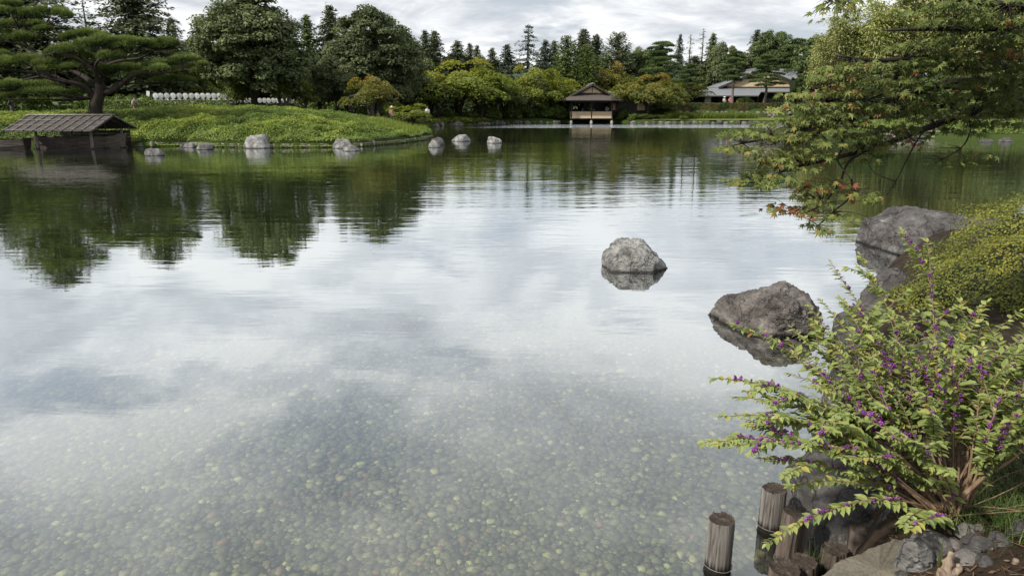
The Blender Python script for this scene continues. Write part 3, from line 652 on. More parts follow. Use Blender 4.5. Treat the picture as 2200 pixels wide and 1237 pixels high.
    # garden pines by the house
    T('pine_b', 1572, 108, 104, 66, 'pine_far', 'garden pine with straight trunk in front of the left of the house', bark=BARK_PALE)
    T('pine_a', 1638, 116, 103, 88, 'pine_far', 'garden pine with tiered clouds in front of the house gable', bark=BARK_PALE)
    T('pine_b', 1478, 136, 104, 56, 'pine_far', 'garden pine left of the big house, behind the hedge', bark=BARK_PALE)
    T('pine_a', 1738, 138, 103, 76, 'pine_far', 'garden pine in front of the right end of the house roof')
    # bamboo
    for px, top, Y, w, lab in [(1752, 62, 84, 70, 'leftmost pale bamboo plume right of the house'), (1800, 28, 80, 100, 'pale bamboo clump second from the house'), (1868, -8, 78, 120, 'tall bamboo clump partly hidden by the maple leaves'), (1950, -40, 78, 140, 'bamboo clump behind the middle of the maple branch'), (2060, -60, 76, 150, 'bamboo clump behind the right of the maple branch'), (2170, -30, 74, 140, 'bamboo clump at the right edge behind the maple')]:
        T('bamboo', px, top, Y, w, 'bamboo', lab)
    # right shore greenery seen through the maple
    for px, top, Y, w, mat, lab in [(1795, 190, 84, 120, 'shrub_light', 'pale green bush on the right shore, nearest the house'), (1880, 170, 74, 150, 'mid', 'green tree on the right shore behind the hanging twigs'), (1985, 160, 70, 150, 'mid', 'green tree on the right shore above the plank steps'),
            (2090, 150, 68, 150, 'maple_green', 'yellow green tree on the right shore behind the maple'), (2200, 120, 66, 170, 'shrub_light', 'pale tree at the right edge of the far shore')]:
        T('round_d', px, top, Y, w, mat, lab)
    # background wood that closes the gaps
    for i, px in enumerate(range(-120, 900, 70)):
        T('round_c' if i % 2 else 'round_d', px + _rt.uniform(-20, 20), 100 + _rt.uniform(-18, 26), 98 + _rt.uniform(-4, 4), 150, 'dark', 'dark tree of the wood behind the mound, %s from the left' % ORD[i], group='background wood, left')
    for i, px in enumerate(range(880, 1800, 46)):
        T(('round_c', 'fir_c', 'round_d')[i % 3], px + _rt.uniform(-10, 10), 118 + _rt.uniform(-14, 22), 128 + _rt.uniform(-4, 4), 96, ('dark', 'conifer', 'mid')[i % 3], 'tree of the wood beyond the far shore, %s from the left' % ORD[i], group='background wood, far shore')
    for i, px in enumerate(range(1780, 2420, 90)):
        T('round_c', px, 60 + _rt.uniform(-20, 20), 100, 150, 'mid', 'tree of the wood behind the bamboo, %s from the left' % ORD[i], group='background wood, right')
    # bushes along the far shore
    bl = sorted([(1045, 222, 88, 60), (1088, 226, 93, 56), (1125, 222, 95, 50), (1165, 226, 96.5, 60), (1196, 224, 97.5, 50), (960, 236, 84, 50), (1010, 238, 86, 46)])
    for i, (px, top, Y, w) in enumerate(bl):
        T(('bush_a', 'bush_b')[i % 2], px, top, Y, w, 'shrub', 'rounded green shrub on the far shore left of the pavilion, %s from the left' % ORD[i], group='far shore shrubs left of the pavilion')
    for px, top, Y, w, mat, lab in [(1340, 232, 97, 34, 'shrub', 'dark shrub at the right corner of the pavilion'), (1362, 243, 93.5, 24, 'shrub', 'low clipped round shrub before the annex wall'), (1420, 212, 99.5, 54, 'shrub_light', 'pale leafy bush between the orange maple and the hedge'),
            (1392, 244, 94.5, 50, 'shrub', 'dark low bush under the orange maple'), (1600, 207, 107, 40, 'shrub', 'round bush in front of the house veranda'), (1470, 247, 92.6, 22, 'shrub', 'small grey green bush on the lawn by the stones')]:
        T('bush_a', px, top, Y, w, mat, lab)
    for i in range(26):                                           # undergrowth of the shaded wood
        px = 330 + i * 23; T('bush_b', px, 222 + _rt.uniform(-8, 8), 70 + _rt.uniform(-3, 12), 46, 'shrub', 'dark undergrowth bush in the wood behind the mound, %s from the left' % ORD[i], group='undergrowth bushes in the wood')
    for i in range(14):
        px = -40 + i * 27; T('bush_a', px, 205 + _rt.uniform(-10, 8), 60 + _rt.uniform(-1, 5), 56, 'shrub', 'bush in the row behind the garden pine, %s from the left' % ORD[i], group='bushes behind the path')
plant_trees()

# ------------------------------------------------------------------ the big garden pine on the left
def garden_pine():
    rng = np.random.default_rng(77); b = W(205, 246, 43.5); bx, by = b[0], b[1]; z0 = gz(bx, by)
    root = empty('garden_pine', (bx, by, z0), label='big garden pine with spreading cloud pruned branches behind the boat shed', cat='pine')
    o = np.array((bx, by, z0)); L = lambda px, py, dy=0.0: W(px, py, by + dy) - o
    tb = MB()
    tr = spline([L(205, 250), L(206, 225), L(214, 200), L(216, 180)], 6); tb.add(*tube(tr, np.linspace(0.40, 0.28, len(tr)), 12)); tb.add(*tube([L(205, 252), L(205, 243)], [0.52, 0.40], 12))
    limbs_px = [([(214, 200, 0), (238, 196, 0), (262, 180, 0), (286, 162, -0.3), (310, 156, -0.5), (338, 158, -0.6), (400, 150, -0.8)], 0.20), ([(205, 212, 0), (188, 190, -0.3), (165, 180, -0.6), (120, 172, -1.0), (85, 165, -1.2), (40, 175, -1.5)], 0.19),
        ([(216, 185, 0), (208, 165, -0.5), (196, 145, -0.8), (165, 125, -1.0), (120, 112, -1.2)], 0.15), ([(216, 182, 0), (222, 160, 0.4), (232, 140, 0.6), (262, 130, 0.5), (300, 125, 0.3), (338, 106, 0)], 0.14),
        ([(210, 190, 0.3), (180, 165, 1.0), (130, 140, 1.5), (90, 125, 1.8), (60, 100, 2.0), (40, 60, 2.0), (90, 58, 2.0)], 0.17), ([(190, 192, 0), (150, 178, 1.0), (100, 158, 1.6), (30, 152, 2.0), (-30, 145, 2.0)], 0.12), ([(222, 165, 0), (205, 140, -1.2), (230, 115, -1.4), (250, 100, -1.4)], 0.10)]
    for pts, r in limbs_px:
        P = spline([L(*p) for p in pts], 5); tb.add(*tube(P, np.linspace(r, 0.04, len(P)), 8))
    # pads: photograph column, row, depth offset, half width px, half height px
    pads = [(150, 108, -1.0, 52, 14), (200, 98, -1.3, 46, 13), (120, 118, -0.8, 34, 12), (245, 122, -1.4, 30, 12), (232, 90, -1.2, 40, 10), (260, 108, -0.9, 40, 12), (296, 94, -0.6, 46, 11), (330, 100, -0.3, 36, 11), (358, 92, -0.2, 26, 10), (370, 102, 0.1, 18, 9),
        (345, 138, -0.6, 42, 9), (395, 130, -0.8, 38, 8), (412, 146, -0.9, 36, 9), (372, 152, -0.7, 34, 9), (435, 142, -0.7, 18, 6), (320, 168, 0.6, 46, 8), (380, 176, 0.8, 44, 8), (280, 150, 1.2, 50, 10),
        (40, 30, 2.0, 44, 13), (20, 14, 2.2, 34, 10), (110, 32, 1.9, 40, 12), (145, 42, 1.8, 24, 10), (70, 56, 2.0, 40, 9), (95, 66, 1.8, 24, 8), (10, 55, 2.2, 28, 12), (45, 82, 2.0, 48, 12), (5, 80, 2.2, 26, 12), (195, 74, 0.8, 42, 10), (150, 80, 1.0, 36, 9), (215, 78, 1.2, 28, 8),
        (100, 140, -0.6, 40, 11), (105, 152, -1.0, 36, 10), (60, 130, 1.0, 40, 11), (20, 142, 1.6, 42, 12), (-20, 120, 1.8, 40, 12), (150, 150, -0.6, 40, 9), (170, 132, -0.4, 40, 10), (60, 182, -1.2, 50, 10), (20, 190, -1.5, 40, 10), (100, 196, -1.0, 46, 9), (150, 205, 0.6, 48, 9), (20, 212, -1.6, 34, 9), (60, 216, -0.4, 40, 8), (240, 155, 0.8, 44, 9), (190, 120, 0.6, 50, 10)]
    fb = []
    for (px, py, dy, hw, hh) in pads:
        k = mpp(by + dy); mb = MB(); c = L(px, py, dy); nsub = max(2, hw // 14)
        for s in range(nsub):
            q = c + np.array(((s - (nsub - 1) / 2) * hw * 1.25 / nsub * k, rng.normal() * 0.35, rng.normal() * 0.10)); w = hw * k * rng.uniform(0.42, 0.60)
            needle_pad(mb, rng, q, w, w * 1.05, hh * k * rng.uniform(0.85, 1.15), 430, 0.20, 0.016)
        mb.build('foliage_cloud', LM['pine'], root)
        lim = limbs_px[rng.integers(len(limbs_px))][0]; s = min((L(*p) for l, _ in limbs_px for p in l), key=lambda p: np.linalg.norm(p - c) + 4 * max(0, p[2] - c[2]))
        for j in range(3):
            e = c + rng.normal(size=3) * (hw * k * 0.45, 0.4, 0.02) - (0, 0, 0.03); tb.add(*tube(bez(s, (s + e) / 2 - (0, 0, 0.08), e, 6), np.linspace(0.055, 0.02, 6), 5, cap=False))
    tb.build('trunk', BARK, root, smooth=True)
garden_pine()

# ------------------------------------------------------------------ rocks
RM = {'grey': rock_mat('rock_grey', (0.24, 0.235, 0.225), (0.085, 0.082, 0.080), (0.40, 0.39, 0.37)),
      'pale': rock_mat('rock_pale', (0.33, 0.325, 0.31), (0.12, 0.118, 0.115), (0.50, 0.49, 0.47)),
      'dark': rock_mat('rock_dark', (0.115, 0.108, 0.105), (0.045, 0.042, 0.042), (0.19, 0.18, 0.175)),
      'brown': rock_mat('rock_brown', (0.165, 0.150, 0.138), (0.065, 0.056, 0.052), (0.27, 0.25, 0.23), rust=True),
      'shore': rock_mat('rock_shore', (0.22, 0.205, 0.19), (0.09, 0.08, 0.075), (0.36, 0.34, 0.32), scale=0.7)}
def rock_mesh(seed, planes, sub=4, sharp=46, rough=0.05, fine=0.022, crack=0.035):
    """a weathered boulder: the soft intersection of half spaces (normal, distance), roughened"""
    V0, F0 = ico(sub); n = nrm(np.array([p[:3] for p in planes], float)); d = np.array([p[3] for p in planes])
    q = np.maximum(V0 @ n.T, 0) / d; r = (q ** sharp).sum(1) ** (-1 / sharp); s = d.mean()
    P = V0 * r[:, None]; k = 1 / s
    P = P * (1 + rough * fbm(P * 1.7 * k + seed, 4, seed) + fine * (1 - 2 * np.abs(fbm(P * 5 * k + seed, 4, seed + 3))))[:, None]
    ck = np.abs(fbm(P * 1.5 * k * np.array((1, 1, 1.6)) + seed * 3.1, 3, seed + 7)); st = fbm(P * np.array((1.2, 1.2, 5)) * k + seed, 3, seed + 11)
    P = P * (1 - crack * np.clip(1 - ck * 9, 0, 1) + crack * 0.5 * st)[:, None]
    return P, F0
def rand_planes(seed, hx, hy, hz, n=18):
    rng = np.random.default_rng(seed); N = rsph(rng, n); N[:, 2] = np.where(N[:, 2] < 0, -N[:, 2] * 0.6, N[:, 2])
    pl = []
    for v in nrm(N):
        e = 1 / math.sqrt((v[0] / hx) ** 2 + (v[1] / hy) ** 2 + (v[2] / hz) ** 2); pl.append((*v, e * rng.uniform(0.74, 0.97)))
    pl += [(1, 0, 0, hx), (-1, 0, 0, hx), (0, -1, 0, hy), (0, 1, 0, hy), (0, 0, 1, hz), (0, 0, -1, hz)]
    return pl
def rock(loc, planes, mat, label, seed, rz=0.0, name='rock', cat='rock', group=None, sub=4, parent=None, **kw):
    V, F = rock_mesh(seed, planes, sub, **kw); mb = MB(); mb.add(V, F); o = mb.build(name, RM[mat], parent, smooth=True); o.location = tuple(loc); o.rotation_euler = (0, 0, rz)
    if parent is None: tag(o, label, cat, group)
    return o
def far_rock(px, base, w, h, mat, label, seed, depth=0.8, z=0.0, **kw):
    h *= 0.86
    seed += 7; p = G(px, base, z); k = mpp(p[1], z); hx, hz = w * k / 2, h * k
    return rock((p[0], p[1] + hx * depth * 0.7, z - hz * 0.12), rand_planes(seed, hx, hx * depth, hz * 1.12), mat, label, seed, sub=3 if w < 40 else 4, **kw)
def build_rocks():
    # in the water, near
    p = G(1368, 586); rock((p[0] + 0.02, p[1] + 0.33, -0.14), [(-1, -0.15, 0.10, 0.43), (-0.6, -0.1, 0.8, 0.475), (-0.05, -0.15, 1, 0.44), (0.62, -0.10, 0.62, 0.435), (0.75, -0.75, 0.12, 0.40), (-0.05, -1, 0.22, 0.35), (-0.15, -0.75, 0.75, 0.44), (0.2, 1, 0.1, 0.38), (-0.7, 0.8, 0, 0.42), (0.95, 0.3, -0.35, 0.43), (0, 0, -1, 0.25), (0.35, -0.6, 0.7, 0.45)], 'pale',
        'pale grey rock with a pointed right side alone in the open shallow water', 5, rough=0.06, fine=0.05, sub=6)
    p = G(1660, 728); rock((p[0] + 0.15, p[1] + 0.40, -0.10), [(-1, -0.25, 0.02, 0.43), (-0.80, -0.2, 0.62, 0.44), (-0.30, 0.1, 1, 0.45), (0.20, -0.3, 1, 0.47), (0.55, -0.1, 0.8, 0.50), (1, -0.1, 0.05, 0.47), (0.1, -1, 0.05, 0.34), (-0.35, -0.8, 0.55, 0.42), (0.45, -0.8, 0.42, 0.43), (-0.6, -0.8, -0.1, 0.40), (-0.05, -0.55, 0.9, 0.47), (0, 1, 0, 0.4), (0, 0, -1, 0.25)], 'brown',
        'brown grey boulder with rusty streaks in the water left of the berry bush', 8, rough=0.13, fine=0.075, crack=0.06, sub=6)
    p = G(2010, 566); rock((p[0] + 0.80, p[1] + 0.9, -0.22), [(-1, -0.1, 0.10, 1.08), (-0.85, -0.35, -0.35, 0.95), (-0.5, -0.1, 0.9, 0.98), (0.0, -0.25, 1, 0.78), (0.15, 0, 1, 0.76), (0.9, 0, 0.4, 1.5), (-0.2, -1, 0.1, 0.72), (-0.25, -0.85, 0.55, 0.80), (0.4, -0.9, 0.1, 0.9), (0, -0.8, -0.6, 0.55), (0, 1, 0, 0.8), (0, 0, -1, 0.25)], 'dark',
        'big flat topped dark boulder at the water edge beside the clipped azalea', 13, rough=0.07, fine=0.045, crack=0.03, sub=6)
    rock((4.25, 7.35, 0.16), rand_planes(21, 0.34, 0.30, 0.42), 'dark', 'smaller grey rock tucked under the azalea in front of the big dark boulder', 21)
    rock((3.55, 6.55, 0.05), rand_planes(22, 0.36, 0.32, 0.34), 'dark', 'dark bank rock behind the top of the berry bush', 22)
    # bank boulders round the berry bush
    p = W(1885, 1100, 3.22); rock((p[0] + 0.03, p[1] + 0.12, -0.05), [(-1, -0.1, 0.15, 0.36), (-0.6, -0.2, 0.8, 0.38), (0, -0.2, 1, 0.36), (0.5, -0.3, 0.9, 0.40), (1, -0.1, 0.2, 0.48), (-0.3, -1, 0.35, 0.34), (0.5, -0.9, 0.35, 0.38), (0, 1, 0.1, 0.34), (0, 0, -1, 0.3)], 'dark', 'smooth grey boulder behind the row of old posts', 31, rough=0.05, fine=0.02, crack=0.02, sub=5)
    p = W(1990, 1110, 3.12); rock((p[0] - 0.03, p[1], 0.14), rand_planes(33, 0.30, 0.24, 0.26), 'dark', 'low grey rock right of the smooth boulder under the berry bush', 33)
    p = W(1930, 900, 4.2); rock((p[0], p[1] + 0.2, 0.2), rand_planes(34, 0.5, 0.42, 0.62), 'dark', 'large dark rock hidden behind the berry bush leaves', 34, sub=5)
    p = W(2110, 900, 4.0); rock((p[0], p[1] + 0.3, 0.35), rand_planes(35, 0.55, 0.40, 0.60), 'dark', 'dark rock behind the bare stems of the berry bush', 35, sub=5)
    p = W(1905, 960, 3.85); rock((p[0], p[1], 0.0), rand_planes(36, 0.34, 0.30, 0.42), 'dark', 'dark rock at the water line left of the hidden large rock', 36)
    for i, (px, py, Y, a, b, c, lab) in enumerate([(2000, 1168, 2.62, 0.105, 0.075, 0.07, 'rounded tan stone on top of the little stone pile'), (1968, 1193, 2.56, 0.085, 0.075, 0.085, 'angular pale stone at the front of the little stone pile'), (2000, 1200, 2.58, 0.07, 0.06, 0.07, 'small stone wedged behind the angular one in the pile'),
            (2045, 1205, 2.60, 0.10, 0.10, 0.07, 'flat brown stone half buried right of the stone pile'), (2100, 1138, 2.66, 0.06, 0.03, 0.022, 'flat pale pebble stone lying near the grass')]):
        p = W(px, py, Y); rock(p, rand_planes(50 + i, a, b, c, 16), 'shore' if i != 1 else 'grey', lab, 50 + i, name='stone', cat='stone', rough=0.07)
    for i, (px, py, Y, a, lab) in enumerate([(2070, 1222, 2.5, 0.05, 'brown stone right of the pale root stump'), (2095, 1195, 2.56, 0.06, 'flat brown stone behind the crooked root'), (2110, 1228, 2.46, 0.035, 'small stone left of the forked root'), (2075, 1160, 2.66, 0.045, 'grey stone between the stone pile and the grass'), (1940, 1222, 2.5, 0.03, 'small stone lying on the sandy slab'), (2140, 1195, 2.56, 0.04, 'brown stone right of the crooked root'), (2050, 1180, 2.6, 0.035, 'small grey stone right of the pile'), (2185, 1180, 2.6, 0.05, 'half buried stone at the right edge')]):
        p = W(px, py, Y); rock((p[0], p[1], gz(p[0], p[1]) + a * 0.2), rand_planes(80 + i, a * 1.3, a, a * 0.7, 16), 'dark' if i % 3 else 'shore', lab, 80 + i, name='stone', cat='stone', sub=3, rough=0.07)
    # along the left shore
    L = [(331, 335, 40, 20, 'grey', 'small pale rock alone in the water right of the boat shed'), (407, 313, 62, 24, 'dark', 'dark brown rock against the hedge, back of the left rock group'), (396, 316, 40, 12, 'dark', 'low dark rock at the left end of the left rock group'),
        (434, 322, 42, 19, 'grey', 'rounded grey rock in front of the left rock group'), (404, 317, 34, 14, 'grey', 'small grey rock between the dark and the rounded one'), (462, 313, 36, 13, 'dark', 'low dark rock at the right end of the left rock group'), (548, 319, 74, 35, 'pale', 'largest pale boulder on the shore of the green mound'),
        (734, 319, 52, 26, 'grey', 'tall grey rock of the pair at the middle of the mound shore'), (752, 325, 48, 16, 'grey', 'low rock in front of the pair at the middle of the mound shore'), (931, 317, 32, 21, 'pale', 'pale rock in front of the pair at the tip of the mound'), (939, 312, 36, 27, 'dark', 'dark rock behind the pair at the tip of the mound'),
        (988, 304, 48, 17, 'pale', 'flat pale rock in the water right of the mound tip'), (1061, 308, 40, 17, 'pale', 'tilted wedge shaped pale rock farthest from the mound tip'), (235, 318, 70, 22, 'dark', 'dark wedge rock under the right end of the boat shed'), (34, 310, 50, 18, 'dark', 'dark rock behind the bow of the left boat')]
    for i, (px, b, w, h, m, lab) in enumerate(L): far_rock(px, b, w, h, m, lab, 100 + i * 3)
    # far shore stones
    F = [(936, 273, 20, 9, 'shore', 'round stone at the far bank just over the mound tip'), (980, 270, 30, 11, 'shore', 'longer stone at the foot of the far grassy bank'), (1160, 264, 20, 9, 'shore', 'stone on the far shore left of the pavilion, near the bushes'), (1176, 263, 16, 6, 'shore', 'low stone on the far shore closest to the pavilion'), (1108, 265, 18, 8, 'dark', 'dark stone on the far shore under the yellow maple'), (1078, 267, 22, 9, 'dark', 'dark stone on the far shore right of the inlet'),
        (1391, 260, 34, 9, 'dark', 'dark flat stone on the far shore below the orange maple'), (1404, 262, 22, 10, 'pale', 'pale stone on the far shore right of the dark flat one'), (1468, 263, 22, 8, 'pale', 'pale stone in front of the lawn by the small bush'), (2172, 305, 48, 10, 'dark', 'long grey rock at the right edge of the far shore'), (2120, 306, 44, 7, 'dark', 'low dark rock left of the long rock at the right edge'), (1945, 300, 40, 12, 'shore', 'grey rock on the right shore seen through the maple twigs')]
    for i, (px, b, w, h, m, lab) in enumerate(F): far_rock(px, b, w, h, m, lab, 200 + i * 3)
build_rocks()

# ------------------------------------------------------------------ mound plants
LMAT('cover', [(0.0, (0.055, 0.084, 0.016)), (0.5, (0.145, 0.195, 0.030)), (0.93, (0.250, 0.295, 0.050)), (1.0, (0.26, 0.18, 0.08))], trans=0.25, big=0.30, var=0.0)
LMAT('hedge', [(0.0, (0.018, 0.030, 0.010)), (0.5, (0.044, 0.068, 0.020)), (1.0, (0.095, 0.125, 0.036))], trans=0.2, var=0.1)
LMAT('hedge_brown', [(0.0, (0.045, 0.048, 0.014)), (0.5, (0.095, 0.090, 0.026)), (1.0, (0.15, 0.13, 0.042))], trans=0.2, var=0.1)
def mound_cover():
    rng = np.random.default_rng(3); N = 330000
    x = rng.uniform(-36, -5, N); y = rng.uniform(38.3, 58, N); d = pond_sd(x, y)
    keep = (d > -0.12) & (rng.random(N) < np.interp(y, [38, 48, 58], [1, 0.8, 0.45])) & ~((x > -31.2) & (x < -20.8) & (y < 42.2) & (d < 0.0))
    path = np.abs(y - (56.6 + 0.05 * (x + 30))) < 0.9; keep &= ~(path & (x < -24))
    x, y, d = x[keep], y[keep], d[keep]; n = len(x); P = np.stack([x, y, np.zeros(n)], 1)
    lump = fbm(P * 0.55, 3, 21); lump2 = fbm(P * 1.8, 2, 22)
    bil = np.clip(1 - 2.6 * np.abs(fbm(P * 0.75, 2, 24)), -0.3, 1); th = (0.20 + 0.26 * bil + 0.10 * lump + 0.07 * lump2) * np.minimum(1, (d + 0.15) / 0.25)
    z = ground_h(x, y) + th * rng.uniform(0.45, 1.0, n) ** 0.6
    P[:, 2] = np.maximum(z, 0.10)
    front = np.clip(1 - d / 0.9, 0, 1)
    Nn = np.array((0, -0.25, 1.0)) + rng.normal(size=(n, 3)) * 0.55 + np.stack([0 * front, -0.9 * front, 0 * front], 1)
    mb = MB(); leaf_quads(mb, P, Nn, rng.uniform(0.034, 0.062, n), rng, 0.62, np.clip(rng.random(n) * 0.62 + 0.20 * lump2 + 0.22 * bil + 0.08, 0, 1))
    tag(mb.build('azalea_cover', LM['cover']), 'dense low green azalea cover over the whole mound', 'ground cover', kind='stuff')
    # taller grass at the right shoulder of the mound
    m = 5000; x = rng.uniform(-9.6, -5.9, m); y = rng.uniform(45, 52, m); k = pond_sd(x, y) > 0.2; x, y = x[k], y[k]; m = len(x); B = np.stack([x, y, ground_h(x, y) + 0.12], 1)
    T = B + np.stack([rng.normal(size=m) * 0.12, rng.normal(size=m) * 0.12, rng.uniform(0.3, 0.62, m)], 1); s = nrm(np.cross(T - B, rng.normal(size=(m, 3)))) * 0.012
    mb = MB(); mb.add(np.stack([B - s, B + s, T], 1).reshape(-1, 3), np.arange(3 * m).reshape(m, 3), np.repeat(0.4 + 0.6 * rng.random(m), 3)); tag(mb.build('tall_grass', LM['cover']), 'taller grass blades on the right shoulder of the mound', 'grass', kind='stuff')
mound_cover()
def leafy_box(mb, rng, A, B, thick, h0, h1, n, size, zfun=None, tint=(0, 1)):
    """clipped hedge from A to B: leaf faces over a box"""
    A = np.array(A, float); B = np.array(B, float); e = B - A; L = np.hypot(*e); e /= L; nn = np.array((e[1], -e[0]))
    f = rng.random(n); s = rng.random(n) * L; ar = (h1 - h0) / ((h1 - h0) + thick * 0.6)
    front = f < ar; u = np.where(front, thick / 2, rng.uniform(-thick / 2, thick / 2, n)); z = np.where(front, rng.uniform(h0, h1, n), h1)
    P = np.stack([A[0] + e[0] * s + nn[0] * u, A[1] + e[1] * s + nn[1] * u, z], 1)
    P += fbm(P * 1.2, 3, 4)[:, None] * 0.10 + rng.normal(size=(n, 3)) * 0.03
    Nn = np.where(front[:, None], np.array((nn[0], nn[1], 0.35)), np.array((0, 0, 1.0))) + rng.normal(size=(n, 3)) * 0.5
    leaf_quads(mb, P, Nn, size * rng.uniform(0.7, 1.3, n), rng, 0.62, tint[0] + (tint[1] - tint[0]) * rng.random(n))
def hedges():
    rng = np.random.default_rng(6)
    mb = MB(); leafy_box(mb, rng, (-35, 58.6), (-23, 58.4), 1.2, 1.5, 2.62, 9000, 0.07); tag(mb.build('hedge', LM['shrub']), 'clipped green hedge along the path behind the kimono figure', 'hedge')
    # long hedge on the terrace before the big house
    root = empty('hedge', (25, 99.6, 1.5), label='long clipped olive brown hedge on the terrace before the big house', cat='hedge')
    A, B = W(1440, 230, 99.6), W(1690, 230, 99.6); edges = np.linspace(A[0], B[0] + 2.5, 15)
    for k in range(14):
        mb = MB(); g = k % 3 == 2; leafy_box(mb, rng, (edges[k] - 25, 0), (edges[k + 1] - 25, 0), 1.1, -0.15, 0.98 + (0.05 if g else 0), 2100, 0.075)
        mb.add(*box(((edges[k] + edges[k + 1]) / 2 - 25, 0, 0.38), (edges[k + 1] - edges[k] - 0.004, 0.98, 1.02)), 0.1)
        mb.build('hedge_section', LM['hedge'] if g else LM['hedge_brown'], root)
    for nm, A, B, h, lab in (('hedge', (-95, 104), (-2, 104), 5.2, 'dark belt of tall bushes closing the wood behind the mound'), ('hedge', (42, 106), (125, 106), 6.0, 'dark belt of tall bushes closing the wood behind the bamboo'), ('hedge', (-6, 134), (72, 134), 6.5, 'dark belt of tall bushes closing the wood beyond the far shore')):
        mb = MB(); leafy_box(mb, rng, A, B, 3.0, 0.6, h, 12000, 0.35); mb.add(*box(((A[0] + B[0]) / 2, A[1] + 0.5, h / 2), (B[0] - A[0], 2.0, h - 0.3)), 0.05); tag(mb.build(nm, LM['hedge']), lab, 'hedge')
hedges()

# ------------------------------------------------------------------ timber edging of the mound shore
WOOD_GREY = wood_mat('wood_grey', (0.19, 0.17, 0.15), (0.07, 0.06, 0.052), grain=(14, 14, 2), wet=True)
WOOD_RAIL = wood_mat('wood_rail', (0.24, 0.22, 0.20), (0.075, 0.065, 0.055), grain=(2, 14, 14))
WOOD_DARK = wood_mat('wood_dark', (0.060, 0.050, 0.043), (0.020, 0.016, 0.014), grain=(10, 10, 2))
def log_mesh(seed, r, h, n=14, rings=6):
    rng = np.random.default_rng(seed); V = []; F = []; ang = np.linspace(0, 2 * np.pi, n, endpoint=False); rr = 1 + 0.07 * rng.normal(size=n); rr = (rr + np.roll(rr, 1)) / 2
    for i in range(rings):
        t = i / (rings - 1); k = r * rr * (1 + 0.03 * rng.normal() - (0.10 if i == rings - 1 else 0)); V.append(np.stack([np.cos(ang) * k, np.sin(ang) * k, np.full(n, h * t * (1 if i < rings - 1 else 1.0))], 1))
    V = np.concatenate(V)
    for i in range(rings - 1):
        for k in range(n): F.append((i * n + k, i * n + (k + 1) % n, (i + 1) * n + (k + 1) % n, (i + 1) * n + k))
    V = np.vstack([V, [(0, 0, h * 0.985)]]); c = len(V) - 1
    for k in range(n): F.append(((rings - 1) * n + k, (rings - 1) * n + (k + 1) % n, c))
    return V, F
def shore_edging():
    root = empty('timber_edging', (-14, 38.5, 0), label='weathered log edging of short posts and rails along the mound shore', cat='edging'); o = np.array((-14, 38.5, 0))
    ia = int(np.argmin(np.hypot(POND[:, 0] + 5.7, POND[:, 1] - 50))); seg = POND[ia:ia + 10]; seg = seg[::-1] if seg[0][0] > seg[-1][0] else seg; P = []
    for a, b in zip(seg[:-1], seg[1:]):
        n = max(1, int(np.hypot(*(b - a)) / 0.9))
        for i in range(n): P.append(a + (b - a) * i / n)
    P.append(seg[-1]); P = np.array(P); rng = np.random.default_rng(9)
    me = [MB().add(*log_mesh(70 + i, 0.085, 0.58, 10, 4)).mesh('post', WOOD_GREY, True) for i in range(4)]
    for i, p in enumerate(P):
        if rng.random() < 0.72: q = link('post', me[i % 4], root, (p[0] - o[0] + rng.normal() * 0.05, p[1] - o[1] - 0.12, -0.30 + rng.normal() * 0.05)); q.rotation_euler = (rng.normal() * 0.04, rng.normal() * 0.04, rng.uniform(0, 6))
    for i in range(len(P) - 1):
        a, b = P[i], P[i + 1]; L = np.hypot(*(b - a)); c = (a + b) / 2
        for j in range(2):
            mb = MB(); mb.add(*tube([(-L / 2 - 0.03, 0, 0), (0, rng.normal() * 0.015, 0.01), (L / 2 + 0.03, 0, 0)], 0.052, 7)); q = mb.build('rail', WOOD_RAIL, root, True); q.location = (c[0] - o[0], c[1] - o[1] + 0.02 + 0.06 * j, 0.045 + 0.115 * j); q.rotation_euler = (0, rng.normal() * 0.02, math.atan2(b[1] - a[1], b[0] - a[0]))
shore_edging()

